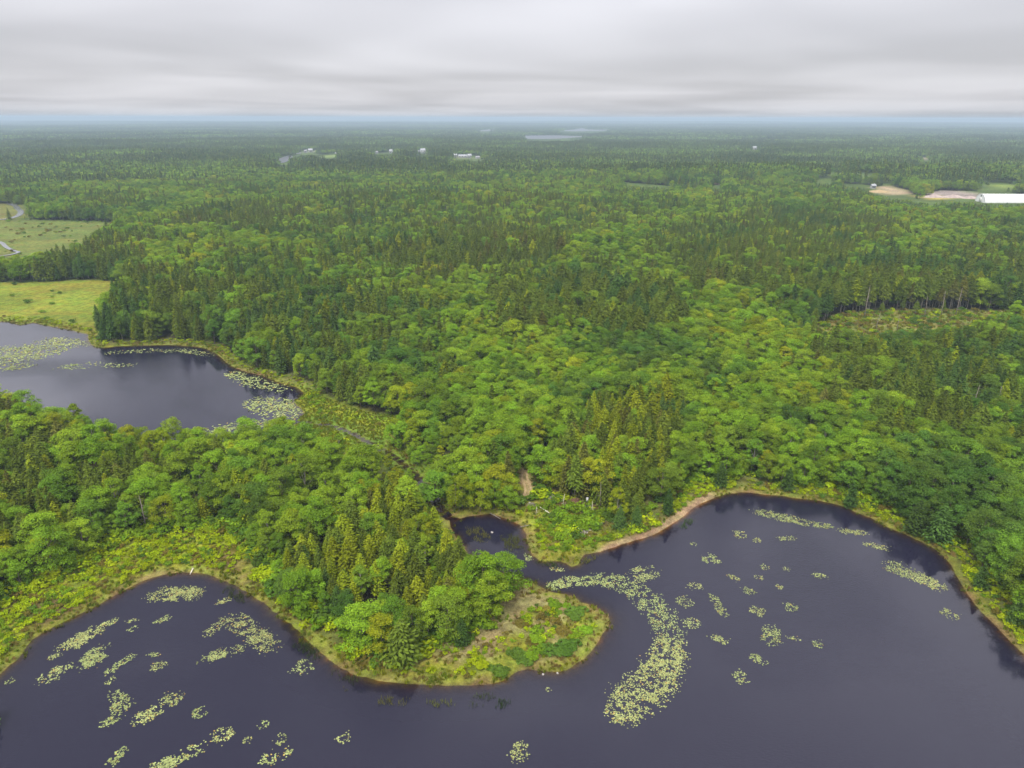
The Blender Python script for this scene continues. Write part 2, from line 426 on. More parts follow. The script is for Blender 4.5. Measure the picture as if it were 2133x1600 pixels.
MAT['road'] = rough_material('gravel road', (0.22, 0.20, 0.17), (0.30, 0.27, 0.23), 0.3)

def ground_material():
    t = NT('ground')
    a = t.attr('base')
    n1 = t.ramp(t.noise(0.55, 5, 0.65), 0.28, 0.72, 0.62, 1.38)
    n2 = t.ramp(t.noise(3.2, 4, 0.7), 0.25, 0.75, 0.65, 1.35)
    n3 = t.ramp(t.noise(0.03, 4, 0.6), 0.3, 0.7, 0.8, 1.2)
    v = t.math('MULTIPLY', t.math('MULTIPLY', n1, n2), n3)
    hs = t.n('ShaderNodeHueSaturation')
    t.l(a.outputs['Color'], hs.inputs['Color']); t.l(v, hs.inputs['Value'])
    t.l(t.ramp(t.noise(0.21, 4, 0.6), 0.3, 0.7, 0.475, 0.525), hs.inputs['Hue'])
    b = t.n('ShaderNodeBsdfPrincipled', _Roughness=0.95)
    b.inputs['Specular IOR Level'].default_value = 0.1
    t.l(hs.outputs[0], b.inputs['Base Color'])
    bp = t.n('ShaderNodeBump', _Strength=0.7, _Distance=0.3)
    t.l(t.math('ADD', t.noise(2.2, 5, 0.7), t.noise(0.5, 3, 0.6)), bp.inputs['Height']); t.l(bp.outputs[0], b.inputs['Normal'])
    t.l(b.outputs[0], t.out.inputs['Surface'])
    return t.m
def water_material(name, deep=(0.0125, 0.0115, 0.0245), use_depth=True, wave=0.4):
    t = NT(name)
    b = t.n('ShaderNodeBsdfPrincipled', _Roughness=0.03, _IOR=1.333)
    b.inputs['Base Color'].default_value = (*deep, 1)
    tc = t.n('ShaderNodeTexCoord')
    mp = t.n('ShaderNodeMapping'); mp.inputs['Scale'].default_value = (0.75, 1.6, 1.0); mp.inputs['Rotation'].default_value = (0, 0, 0.35)
    t.l(tc.outputs['Object'], mp.inputs['Vector'])
    w1 = t.n('ShaderNodeTexNoise', _Scale=2.2, _Detail=4.0, _Roughness=0.65); t.l(mp.outputs[0], w1.inputs['Vector'])
    calm = t.ramp(t.noise(0.022, 3, 0.5), 0.38, 0.62, 0.25, 1.0)
    if use_depth:
        dp = t.attr('depth').outputs['Fac']
        calm = t.math('MULTIPLY', calm, t.ramp(t.attr('open').outputs['Fac'], 2.0, 24.0, 0.06, 1.0))
    bp = t.n('ShaderNodeBump', _Distance=0.25)
    t.l(t.math('MULTIPLY', calm, wave), bp.inputs['Strength'])
    t.l(w1.outputs['Fac'], bp.inputs['Height']); t.l(bp.outputs[0], b.inputs['Normal'])
    if use_depth:
        op = t.math('SUBTRACT', 1.0, t.math('POWER', 2.718, t.math('MULTIPLY', dp, -3.2)), True)
        tr = t.n('ShaderNodeBsdfTransparent'); tr.inputs['Color'].default_value = (0.80, 0.66, 0.44, 1)
        gl = t.n('ShaderNodeBsdfGlossy', _Roughness=0.06); t.l(bp.outputs[0], gl.inputs['Normal'])
        fr = t.n('ShaderNodeFresnel', _IOR=1.333); t.l(bp.outputs[0], fr.inputs['Normal'])
        sh = t.n('ShaderNodeMixShader'); t.l(fr.outputs[0], sh.inputs[0]); t.l(tr.outputs[0], sh.inputs[1]); t.l(gl.outputs[0], sh.inputs[2])
        mx = t.n('ShaderNodeMixShader'); t.l(op, mx.inputs[0]); t.l(sh.outputs[0], mx.inputs[1]); t.l(b.outputs[0], mx.inputs[2])
        t.l(mx.outputs[0], t.out.inputs['Surface'])
    else:
        t.l(b.outputs[0], t.out.inputs['Surface'])
    return t.m
MAT['ground'] = ground_material()
MAT['water'] = water_material('pond water')
MAT['lake'] = water_material('lake water', (0.02, 0.02, 0.03), False, 0.3)
for n_ in MAT['lake'].node_tree.nodes:
    if n_.type == 'BSDF_PRINCIPLED': n_.inputs['Roughness'].default_value = 0.32

MAT['marsh water'] = water_material('glare-toned marsh water', (0.16, 0.16, 0.165), False, 0.3)  # base colour lightened to stand in for sky glare on the streams

# ------------------------------------------------------------------ mesh helpers
def mesh(name, V, F, mats=(), fmat=None, tint=None, smooth_=False):
    """V (n,3), F list of equal-length index arrays (possibly several arrays of different sizes)"""
    V = np.asarray(V, np.float32)
    if isinstance(F, np.ndarray): F = [F]
    me = bpy.data.meshes.new(name)
    me.vertices.add(len(V)); me.vertices.foreach_set('co', V.ravel())
    loops = np.concatenate([f.ravel() for f in F]).astype(np.int32)
    sizes = np.concatenate([np.full(len(f), f.shape[1]) for f in F]).astype(np.int32)
    me.loops.add(len(loops)); me.loops.foreach_set('vertex_index', loops)
    me.polygons.add(len(sizes))
    starts = np.concatenate([[0], np.cumsum(sizes)[:-1]]).astype(np.int32)
    me.polygons.foreach_set('loop_start', starts)
    if fmat is not None: me.polygons.foreach_set('material_index', np.asarray(fmat, np.int32))
    if smooth_: me.polygons.foreach_set('use_smooth', np.ones(len(sizes), bool))
    if tint is not None:
        a = me.attributes.new('tint', 'FLOAT_COLOR', 'POINT')
        c = np.ones((len(V), 4), np.float32); c[:, :3] = tint
        a.data.foreach_set('color', c.ravel())
    for m in mats: me.materials.append(m)
    me.update(calc_edges=True); me.validate()
    return me
def tag(o, label=None, cat=None, group=None, kind=None):
    for k, v in (('label', label), ('category', cat), ('group', group), ('kind', kind)):
        if v: o[k] = v
    return o
def obj(name, me, parent=None, loc=None, rz=None, scl=None):
    o = bpy.data.objects.new(name, me)
    SC.collection.objects.link(o)
    if parent is not None: o.parent = parent
    if loc is not None: o.location = loc
    if rz is not None: o.rotation_euler = (0, 0, rz)
    if scl is not None: o.scale = scl if hasattr(scl, '__len__') else (scl, scl, scl)
    return o
def empty(name, loc, rz=0.0, scl=1.0):
    return obj(name, None, None, loc, rz, scl)
def cat_arrays(parts):
    """join [(V, [F...], matindex, tint)] into one mesh's arrays"""
    Vs, Fs, fm, ts, o = [], {}, {}, [], 0
    for V, Fl, mi, tn in parts:
        Vs.append(V); ts.append(np.broadcast_to(np.asarray(tn, float), (len(V), 3)))
        for F in (Fl if isinstance(Fl, list) else [Fl]):
            k = F.shape[1]
            Fs.setdefault(k, []).append(F + o); fm.setdefault(k, []).append(np.full(len(F), mi))
        o += len(V)
    F = [np.concatenate(Fs[k]) for k in Fs]; m = np.concatenate([np.concatenate(fm[k]) for k in Fs])
    return np.concatenate(Vs), F, m, np.concatenate(ts)
def tube(path_, radii, n=6):
    P = np.asarray(path_, float); k = len(P)
    t = np.gradient(P, axis=0); t /= np.linalg.norm(t, axis=1)[:, None] + 1e-9
    ref = np.where(np.abs(t[:, 2:3]) > 0.9, np.array([[1.0, 0, 0]]), np.array([[0, 0, 1.0]]))
    u = np.cross(t, ref); u /= np.linalg.norm(u, axis=1)[:, None] + 1e-9
    v = np.cross(t, u)
    a = np.arange(n) * 2 * np.pi / n
    V = P[:, None] + (u[:, None] * np.cos(a)[None, :, None] + v[:, None] * np.sin(a)[None, :, None]) * np.asarray(radii, float)[:, None, None]
    V = V.reshape(-1, 3)
    i, j = np.meshgrid(np.arange(k - 1), np.arange(n), indexing='ij')
    F = np.stack([i * n + j, i * n + (j + 1) % n, (i + 1) * n + (j + 1) % n, (i + 1) * n + j], -1).reshape(-1, 4)
    return V, [F, (np.arange(n) + (k - 1) * n)[None, :], np.arange(n)[::-1][None, :]]
def boxa(c, s):
    x, y, z = c; a, b, h = s[0] / 2, s[1] / 2, s[2] / 2
    V = np.array([[x - a, y - b, z - h], [x + a, y - b, z - h], [x + a, y + b, z - h], [x - a, y + b, z - h],
                  [x - a, y - b, z + h], [x + a, y - b, z + h], [x + a, y + b, z + h], [x - a, y + b, z + h]], float)
    F = np.array([[0, 3, 2, 1], [4, 5, 6, 7], [0, 1, 5, 4], [1, 2, 6, 5], [2, 3, 7, 6], [3, 0, 4, 7]])
    return V, F
def quads(C, N, L, Wd, rng, axis=None, bend=0.0):
    """leaf faces: centre C, normal N, length L, width Wd; axis = preferred long direction"""
    n = len(C)
    N = N / (np.linalg.norm(N, axis=1)[:, None] + 1e-9)
    A = rng.normal(size=(n, 3)) if axis is None else axis
    U = A - N * (A * N).sum(1)[:, None]; U /= np.linalg.norm(U, axis=1)[:, None] + 1e-9
    Vv = np.cross(N, U)
    L = np.broadcast_to(L, (n,))[:, None] / 2; Wd = np.broadcast_to(Wd, (n,))[:, None] / 2
    # a kite shape reads more like a leaf spray than a rectangle
    P = np.stack([C - U * L, C + Vv * Wd + U * L * 0.1 - N * bend * L, C + U * L, C - Vv * Wd + U * L * 0.1 - N * bend * L], 1).reshape(-1, 3)
    F = np.arange(4 * n).reshape(n, 4)
    return P, F

# ------------------------------------------------------------------ ground sheet
def axis_coords(lo, hi, step, far_lo, far_hi, g1, g2):
    a = list(np.arange(lo, hi, step)); s = step
    while a[-1] < far_hi: s *= g2; a.append(a[-1] + s)
    b = []; s = step; v = lo
    while v > far_lo: s *= g1; v -= s; b.append(v)
    return np.array(b[::-1] + a)
gx = axis_coords(-230, 230, 1.5, -42000, 42000, 1.11, 1.11)
gy = axis_coords(52, 372, 1.5, -6000, 42000, 1.2, 1.035)
XX, YY = np.meshgrid(gx, gy)
nxg, nyg = len(gx), len(gy)
fx, fy = XX.ravel(), YY.ravel()
DW = water_dist(fx, fy)
ZZ = height(fx, fy, DW)
def paint(base, mask, col):
    m = np.clip(mask, 0, 1)[:, None]
    return base * (1 - m) + np.array(col)[None, :] * m
FLOOR, SOIL = (0.040, 0.036, 0.016), (0.10, 0.10, 0.028)
col = np.tile(np.array(FLOOR), (len(fx), 1))
rr = np.hypot(fx, fy)
col = paint(col, sstep(380, 450, rr), (0.065, 0.098, 0.018))
nz = fbm(fx / 6, fy / 6, 71, 3)
col = paint(col, 1 - sstep(5, 11, DW + (nz - 0.5) * 6), (0.105, 0.115, 0.028))
fw = sdf(FORE_WOOD, fx, fy, 30)
east_open = 1 - sstep(0, 3, np.minimum.reduce([sdf(CLEARING, fx, fy, 30), sdf(TIP, fx, fy, 30)]))
near_open = sstep(0.5, 4, fw) * (1 - sstep(14, 20, DW)) * (fy < 135) * (fx < 20)
col = paint(col, np.maximum(east_open, near_open), (0.15, 0.165, 0.016))
col = paint(col, np.maximum(east_open, near_open) * sstep(0.54, 0.68, nz), (0.115, 0.085, 0.032))
tipm = 1 - sstep(-1, 2, sdf(TIP, fx, fy, 30))
col = paint(col, tipm * sstep(0.35, 0.65, fbm(fx / 4, fy / 4, 81, 3)), (0.19, 0.16, 0.065))
col = paint(col, 1 - sstep(1.0, 3.2, DW + (nz - 0.5) * 3), (0.14, 0.155, 0.02))
col = paint(col, (1 - sstep(-0.1, 1.0, DW + (nz - 0.5) * 4.5)) * (0.25 + 0.75 * sstep(0.42, 0.6, fbm(fx / 8, fy / 8, 75, 2))), (0.16, 0.12, 0.042))
col = paint(col, (1 - sstep(-0.5, 1.5, sdf(BEACH, fx, fy, 30))) * (1 - sstep(2.2, 3.5, DW)), (0.26, 0.185, 0.10))
for poly, c in ((MEADOW, (0.100, 0.132, 0.024)), (MEADOW_UP, (0.12, 0.125, 0.026)), (MEADOW_LOW, (0.140, 0.172, 0.018)), (MARSH, (0.155, 0.215, 0.013)), (CUT, (0.14, 0.155, 0.035))):
    m = (1 - sstep(-2, 3, sdf(poly, fx, fy, 40))) * (DW > 0.4)
    c2 = np.array(c) * np.array([1.25, 0.95, 1.1])
    col = paint(col, m, c)
    col = paint(col, m * sstep(0.46, 0.66, fbm(fx / 14, fy / 9, 91, 3)) * 0.8, c2)
sb_ = sdf(stream, fx, fy, 12)
col = paint(col, (1 - sstep(2.5, 5, sb_)) * (sdf(near_pond, fx, fy, 12) > 3), (0.105, 0.155, 0.016))
for poly, c in FIELDS:
    s = max(1.0, 0.03 * np.ptp(poly[:, 1]))
    col = paint(col, 1 - sstep(-s, s, sdf(poly, fx, fy, 30)), c)
col = paint(col, 1 - sstep(-0.2, 0.35, sdf(path, fx, fy, 10)), (0.30, 0.22, 0.11))
col = paint(col, sstep(0.0, 0.6, -DW), (0.075, 0.050, 0.024))
i, j = np.meshgrid(np.arange(nyg - 1), np.arange(nxg - 1), indexing='ij')
FQ = np.stack([i * nxg + j, i * nxg + j + 1, (i + 1) * nxg + j + 1, (i + 1) * nxg + j], -1).reshape(-1, 4)
gm = mesh('ground', np.column_stack([fx, fy, ZZ]), FQ, [MAT['ground']], smooth_=True)
ga = gm.attributes.new('base', 'FLOAT_COLOR', 'POINT')
ga.data.foreach_set('color', np.column_stack([col, np.ones(len(col))]).astype(np.float32).ravel())
ground = tag(obj('ground', gm), 'mossy shore, bog and forest floor reaching to the horizon', 'ground', None, 'structure')

# ------------------------------------------------------------------ water sheets
def water_sheet(name, poly, label, z=0.0):
    dd = sdf(poly, fx, fy, 12)
    q = FQ[(dd[FQ].min(1) < 2.5) & (DW[FQ].min(1) < 0.6)]
    u, inv = np.unique(q, return_inverse=True)
    V = np.column_stack([fx[u], fy[u], np.full(len(u), z)])
    me = mesh(name, V, inv.reshape(-1, 4), [MAT['water']])
    for an, val in (('depth', np.maximum(0, z - ZZ[u])), ('open', np.maximum(0, -DW[u]))):
        a = me.attributes.new(an, 'FLOAT', 'POINT'); a.data.foreach_set('value', val.astype(np.float32))
    return tag(obj(name, me), label, 'water', None, 'structure')
water_sheet('pond', near_pond, 'dark rippled pond wrapped around the wooded peninsula in front')
water_sheet('pond', left_pond, 'grey pond with lily pads behind the wood at left', 0.003)
water_sheet('stream', stream, 'narrow dark stream winding between left pond and cove', 0.006)
def flat_poly(name, P, z, m):
    me = bpy.data.meshes.new(name)
    me.from_pydata([(float(a), float(b), float(z)) for a, b in P], [], [list(range(len(P)))])
    me.materials.append(m); me.update()
    return obj(name, me)
LL = ['far pale lake, nearer of the two at centre right', 'far pale lake just under the horizon at centre right', 'small far lake left of centre under the horizon',
      'pale lake among far trees at left of centre', 'tiny far pond beside the pale lake at left']
for k, (n, P) in enumerate(LAKES):
    tag(flat_poly(n, smooth(P, 3), 2.0, MAT['lake']), LL[k], 'lake', None, 'structure')
tag(flat_poly('stream', marsh_stream_a, 1.78, MAT['marsh water']), 'pale stream bending through the far left meadow', 'stream', None, 'structure')
tag(flat_poly('stream', marsh_stream_b, 1.78, MAT['marsh water']), 'pale upper stream beside the far left tree line', 'stream', None, 'structure')
# gravel road across the far left meadow
rd = ribbon([(-120, 422), (0, 424), (30, 426), (60, 429)], 2.5)
rme = flat_poly('road', rd, 2.0, MAT['road']); tag(rme, 'narrow road crossing the far left meadow', 'road', None, 'structure')

# ------------------------------------------------------------------ plant prototypes
def broadleaf(seed, H=11.0, spread=0.34, base=0.22):
    rng = np.random.default_rng(seed)
    Rr = H * spread * rng.uniform(0.9, 1.1)
    trunk = []
    lean = rng.normal(size=2) * 0.25
    tp = np.array([[0, 0, -0.6], [lean[0] * 0.3, lean[1] * 0.3, H * 0.25], [lean[0], lean[1], H * 0.55], [lean[0] * 1.3, lean[1] * 1.3, H * 0.82]])
    V, F = tube(tp, [0.21, 0.15, 0.10, 0.03]); trunk.append((V, F, 0, (1, 1, 1)))
    cz0, cz1 = H * base, H
    clumps = []
    nc = 46
    for k in range(nc):
        ph = rng.uniform(0, 2 * np.pi)
        u = (k + rng.uniform(0, 1)) / nc                        # 0 bottom .. 1 top
        prof = math.sin(math.pi * min(0.98, 0.16 + 0.80 * u) ** 0.9) ** 0.65
        rad = Rr * prof * rng.uniform(0.45, 1.0)
        z = cz0 + (cz1 - cz0) * (0.08 + 0.86 * u) - 0.06 * H * (rad / Rr) ** 2
        rc = Rr * rng.uniform(0.19, 0.36)
        clumps.append((np.array([rad * math.cos(ph) + lean[0], rad * math.sin(ph) + lean[1], z]), rc))
    for c, rc in clumps[::4]:
        t0 = np.array([lean[0] * 0.6, lean[1] * 0.6, max(H * 0.2, c[2] - H * 0.28)])
        mid = (t0 + c) / 2 + np.array([0, 0, 0.2])
        V, F = tube(np.array([t0, mid, c]), [0.07, 0.05, 0.02], 4); trunk.append((V, F, 0, (1, 1, 1)))
    Cs, Ns, Ls, Ts, Ax = [], [], [], [], []
    for c, rc in clumps:
        n = int(185 * (rc / (0.33 * Rr)) ** 1.5)
        d = rng.normal(size=(n, 3)); d /= np.linalg.norm(d, axis=1)[:, None]
        d[:, 2] = np.where(d[:, 2] < -0.25, -d[:, 2], d[:, 2])
        r = rc * rng.uniform(0.55, 1.12, n) ** 0.7
        p = c + d * r[:, None] * np.array([1.0, 1.0, 0.72])
        Cs.append(p); Ns.append(d * 0.8 + np.array([0, 0, 0.5]) + rng.normal(size=(n, 3)) * 0.42)
        Ax.append(d * np.array([1, 1, 0.2]) + rng.normal(size=(n, 3)) * 0.35)
        Ls.append(rng.uniform(0.19, 0.44, n))
        tn = rng.uniform(0.85, 1.18) * rng.uniform(0.72, 1.30, n)
        Ts.append(np.column_stack([tn * rng.uniform(0.92, 1.10, n), tn, tn * rng.uniform(0.85, 1.15, n)]))
    C = np.concatenate(Cs); N = np.concatenate(Ns); L = np.concatenate(Ls); T = np.concatenate(Ts)
    V, F = quads(C, N, L, L * 0.62, rng, np.concatenate(Ax), 0.25)
    return trunk, [(V, F, 1, np.repeat(T, 4, 0))]
def conifer(seed, H=13.0, spread=0.155, base=0.14, taper=0.8, fluff=1.0):
    rng = np.random.default_rng(seed)
    Rb = H * spread * rng.uniform(0.88, 1.12)
    V, F = tube(np.array([[0, 0, -0.6], [0, 0, H * 0.4], [0, 0, H * 0.97]]), [0.19, 0.12, 0.02], 6)
    trunk = [(V, F, 0, (1, 1, 1))]
    for k in range(7):                                            # dead lower stubs
        a = rng.uniform(0, 6.28); z = H * rng.uniform(0.06, base + 0.05); l = Rb * rng.uniform(0.3, 0.7)
        V, F = tube(np.array([[0, 0, z], [l * math.cos(a), l * math.sin(a), z - 0.2]]), [0.035, 0.012], 3); trunk.append((V, F, 0, (1, 1, 1)))
    C, N, L, Wd, A, T = [], [], [], [], [], []
    nw = 21
    for w in range(nw):
        t = (w + rng.uniform(-0.2, 0.2)) / (nw - 1)
        t = min(max(t, 0), 1)
        z = H * (base + (0.975 - base) * t)
        rmax = Rb * ((1 - t ** (1.0 if taper > 0.7 else 1.22)) ** max(taper, 0.80) * (0.7 + 0.3 * min(1, t * 6)) + 0.05)
        nb = 8 if t < 0.75 else 6
        a0 = rng.uniform(0, 6.28)
        for b in range(nb):
            a = a0 + (b + rng.uniform(-0.3, 0.3)) * 2 * math.pi / nb
            l = rmax * rng.uniform(0.68, 1.22)
            dirv = np.array([math.cos(a), math.sin(a), 0.0]); side = np.array([-math.sin(a), math.cos(a), 0.0])
            up = -0.18 + 0.5 * t
            m = 6 if t < 0.7 else 4
            for q in range(m):
                s = (q + 0.75) / m
                p = dirv * l * s + np.array([0, 0, z + up * l * s - 0.22 * l * s * s])
                sg = 1 if q % 2 else -1
                off = side * sg * l * 0.17 * (1.15 - 0.6 * s) * fluff
                C.append(p + off + rng.normal(size=3) * 0.07)
                N.append(np.array([0, 0, 1.0]) + dirv * 0.55 + rng.normal(size=3) * 0.38)
                A.append(dirv * 1.0 + side * sg * 0.75 + np.array([0, 0, -0.2]))
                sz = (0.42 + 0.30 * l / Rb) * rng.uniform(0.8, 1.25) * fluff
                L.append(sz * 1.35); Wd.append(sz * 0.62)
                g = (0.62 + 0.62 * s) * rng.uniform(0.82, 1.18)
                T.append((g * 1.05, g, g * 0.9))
    C = np.array(C); n = len(C)
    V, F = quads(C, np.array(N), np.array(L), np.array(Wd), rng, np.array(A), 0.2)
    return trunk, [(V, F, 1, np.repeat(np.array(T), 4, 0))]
def bare_tree(seed, H=10.0):
    rng = np.random.default_rng(seed); P = []
    lean = rng.normal(size=2) * 0.5
    V, F = tube(np.array([[0, 0, -0.5], [lean[0] * .4, lean[1] * .4, H * .5], [lean[0], lean[1], H]]), [0.17, 0.11, 0.03]); P.append((V, F, 0, (1, 1, 1)))
    for k in range(26):
        t = rng.uniform(0.2, 0.97); a = rng.uniform(0, 6.28); l = (1.15 - t) * H * 0.19 * rng.uniform(0.5, 1.2)
        b = np.array([lean[0] * t, lean[1] * t, H * t])
        V, F = tube(np.array([b, b + [l * .5 * math.cos(a), l * .5 * math.sin(a), 0.12 * l], b + [l * math.cos(a + .2), l * math.sin(a + .2), 0.05 * l]]), [0.045, 0.03, 0.012], 3)
        P.append((V, F, 0, (1, 1, 1)))
    return P
def shrub(seed, r=0.8, n=150, h=0.8):
    rng = np.random.default_rng(seed)
    C, N, T = [], [], []
    for k in range(7):
        c = np.array([*(rng.normal(size=2) * r * 0.42), h * rng.uniform(0.25, 0.62)]); rc = r * rng.uniform(0.3, 0.52)
        m = n // 7
        d = rng.normal(size=(m, 3)); d /= np.linalg.norm(d, axis=1)[:, None]; d[:, 2] = np.abs(d[:, 2]) - 0.15
        C.append(c + d * rc * np.array([1, 1, 0.75])); N.append(d * 0.5 + np.array([0, 0, 0.7]) + rng.normal(size=(m, 3)) * 0.4)
        T.append(rng.uniform(0.75, 1.2, m) * rng.uniform(0.85, 1.15))
    C = np.concatenate(C); C[:, 2] = np.maximum(C[:, 2], 0.05)
    n = len(C); L = rng.uniform(0.2, 0.38, n)
    V, F = quads(C, np.concatenate(N), L, L * 0.62, rng, None, 0.2)
    return [(V, F, 0, np.repeat(np.concatenate(T), 4)[:, None] * np.ones(3))]
def tuft(seed, h=0.6, r=0.4, n=22, w=0.06):
    rng = np.random.default_rng(seed)
    b = np.column_stack([rng.normal(size=(n, 2)) * r * 0.5, np.zeros(n)])
    a = rng.uniform(0, 6.28, n); lean = rng.uniform(0.1, 0.5, n) * h; hh = h * rng.uniform(0.6, 1.15, n)
    dirv = np.column_stack([np.cos(a), np.sin(a), np.zeros(n)]); s = np.column_stack([-np.sin(a), np.cos(a), np.zeros(n)]) * w
    top = b + dirv * lean[:, None]; top[:, 2] = hh
    mid = b + dirv * lean[:, None] * 0.35; mid[:, 2] = hh * 0.6
    V = np.stack([b - s, b + s, mid + s * 0.7, top, mid - s * 0.7], 1).reshape(-1, 3)
    F = np.arange(5 * n).reshape(n, 5)
    return [(V, F, 0, np.repeat(rng.uniform(0.75, 1.25, n), 5)[:, None] * np.ones(3))]
def build(name, parts, mats):
    V, F, fm, tn = cat_arrays(parts)
    return mesh(name, V, F, mats, fm, tn)

BV = [broadleaf(100 + k, 11.0, s, b) for k, (s, b) in enumerate([(0.34, .2), (0.38, .16), (0.30, .24), (0.42, .14), (0.35, .2), (0.27, .26), (0.36, .18)])]
CV = [conifer(200 + k, 13.0, s, b, t, f) for k, (s, b, t, f) in enumerate([(0.19, .12, .55, 1.2), (0.225, .10, .50, 1.25), (0.175, .20, .50, 1.2), (0.225, .08, .75, 1.2), (0.19, .36, .36, 1.25), (0.20, .44, .34, 1.3)])]
DV = [bare_tree(300 + k, 10.0) for k in range(3)]
SV = [shrub(400 + k) for k in range(5)]
b_full, b_crown, b_trunk, c_full, c_crown, c_trunk = [], [], [], [], [], []
white = MAT['bark']
for k, (tr, cr) in enumerate(BV):
    b_full.append(build('broadleaf', tr + cr, [MAT['bark'], MAT['b mid green']]))
    b_trunk.append(build('trunk', tr, [MAT['pale bark'] if k in (2, 5) else MAT['bark']]))
    b_crown.append(build('crown', [(V, F, 0, T) for V, F, _, T in cr], [MAT['b mid green']]))
for k, (tr, cr) in enumerate(CV):
    c_full.append(build('conifer', tr + cr, [MAT['pale bark'] if k >= 4 else MAT['bark'], MAT['c dark olive']]))
    c_trunk.append(build('trunk', tr, [MAT['pale bark'] if k >= 4 else MAT['bark']]))
    c_crown.append(build('crown', [(V, F, 0, T) for V, F, _, T in cr], [MAT['c dark olive']]))
d_mesh = [build('bare_tree', p, [MAT['dead wood']]) for p in DV]
s_mesh = [build('shrub', p, [MAT['s yellow-green']]) for p in SV]
g_mesh = [build('tuft', tuft(500 + k), [MAT['grass']]) for k in range(3)]
r_mesh = [build('tuft', tuft(520 + k, 0.9, 0.7, 26, 0.045), [MAT['reed']]) for k in range(3)]

PROTO = {}
def protos(key, meshes, mats, slot):
    """a hidden collection of every form in every tone, in name order"""
    c = bpy.data.collections.new(key)
    for a, me in enumerate(meshes):
        for b, m in enumerate(mats):
            o = bpy.data.objects.new('%s_%03d' % (key, a * len(mats) + b), me)
            o.material_slots[slot].link = 'OBJECT'; o.material_slots[slot].material = m
            c.objects.link(o)
    PROTO[key] = (c, len(mats)); return c
protos('broadleaf_forms', b_full, [MAT['b ' + t] for t in BROAD_TONES], 1)
protos('conifer_forms', c_full, [MAT['c ' + t] for t in CONI_TONES], 1)
protos('shrub_forms', s_mesh, [MAT['s ' + t] for t in SHRUB_TONES], 0)
protos('grass_forms', g_mesh, [MAT['grass'], MAT['dry grass'], MAT['reed'], MAT['olive reed']], 0)

def scatter(name, key, P, idx, rz, scl, label, cat):
    """one object of uncountable stuff: points that carry plant forms"""
    me = bpy.data.meshes.new(name)
    n = len(P)
    me.vertices.add(n); me.vertices.foreach_set('co', np.asarray(P, np.float32).ravel())
    a = me.attributes.new('form', 'INT', 'POINT'); a.data.foreach_set('value', np.asarray(idx, np.int32))
    a = me.attributes.new('turn', 'FLOAT_VECTOR', 'POINT')
    rv = np.zeros((n, 3), np.float32); rv[:, 2] = rz; a.data.foreach_set('vector', rv.ravel())
    a = me.attributes.new('size', 'FLOAT_VECTOR', 'POINT')
    sv = np.asarray(scl, np.float32); sv = np.repeat(sv[:, None], 3, 1) if sv.ndim == 1 else sv
    a.data.foreach_set('vector', np.ascontiguousarray(sv).ravel())
    o = obj(name, me)
    ng = bpy.data.node_groups.new(name + ' scatter', 'GeometryNodeTree')
    ng.interface.new_socket('Geometry', in_out='INPUT', socket_type='NodeSocketGeometry')
    ng.interface.new_socket('Geometry', in_out='OUTPUT', socket_type='NodeSocketGeometry')
    gi, go = ng.nodes.new('NodeGroupInput'), ng.nodes.new('NodeGroupOutput')
    ip = ng.nodes.new('GeometryNodeInstanceOnPoints'); ci = ng.nodes.new('GeometryNodeCollectionInfo')
    ci.inputs['Collection'].default_value = PROTO[key][0]
    ci.inputs['Separate Children'].default_value = True; ci.inputs['Reset Children'].default_value = True
    ip.inputs['Pick Instance'].default_value = True
    def na(nm, ty):
        q = ng.nodes.new('GeometryNodeInputNamedAttribute'); q.data_type = ty; q.inputs['Name'].default_value = nm
        return q.outputs['Attribute']
    L = ng.links.new
    L(gi.outputs[0], ip.inputs['Points']); L(ci.outputs[0], ip.inputs['Instance'])
    L(na('form', 'INT'), ip.inputs['Instance Index'])
    er = ng.nodes.new('FunctionNodeEulerToRotation'); L(na('turn', 'FLOAT_VECTOR'), er.inputs[0]); L(er.outputs[0], ip.inputs['Rotation'])
    L(na('size', 'FLOAT_VECTOR'), ip.inputs['Scale']); L(ip.outputs[0], go.inputs[0])
    md = o.modifiers.new('scatter', 'NODES'); md.node_group = ng
    return tag(o, label, cat, None, 'stuff')

#@@FOREST
# ------------------------------------------------------------------ forest
def jitter_grid(x0, x1, y0, y1, s, rng):
    a, b = np.meshgrid(np.arange(x0, x1, s), np.arange(y0, y1, s))
    a = a.ravel(); b = b.ravel()
    return a + rng.uniform(-0.46, 0.46, len(a)) * s, b + rng.uniform(-0.46, 0.46, len(b)) * s
def in_view(x, y, z=8.0, mx=260, near=True):
    u, v, d = topx(x, y, np.full(x.shape, z))
    return (d > 5) & (u > -mx) & (u < W + mx) & (v < HH + 260)
FAR0 = 1000.0
tx, ty = jitter_grid(-900, 900, 60, FAR0, 2.95, RNG)
far_ = np.hypot(tx, ty) > 270
nx_, ny_ = jitter_grid(-280, 280, 60, 280, 2.45, RNG)
near_ = np.hypot(nx_, ny_) <= 270
tx, ty = np.concatenate([tx[far_], nx_[near_]]), np.concatenate([ty[far_], ny_[near_]])
m = in_view(tx, ty) & (np.hypot(tx, ty) < FAR0)
tx, ty = tx[m], ty[m]
td = water_dist(tx, ty)
f_fore = sdf(FORE_WOOD, tx, ty, 30)
is_fore = f_fore < 0
ok = td > 1.5
behind_stream = ~is_fore & (ty > 100)
def px_poly(p, z=0.0): return smooth(G(p, z), 3)
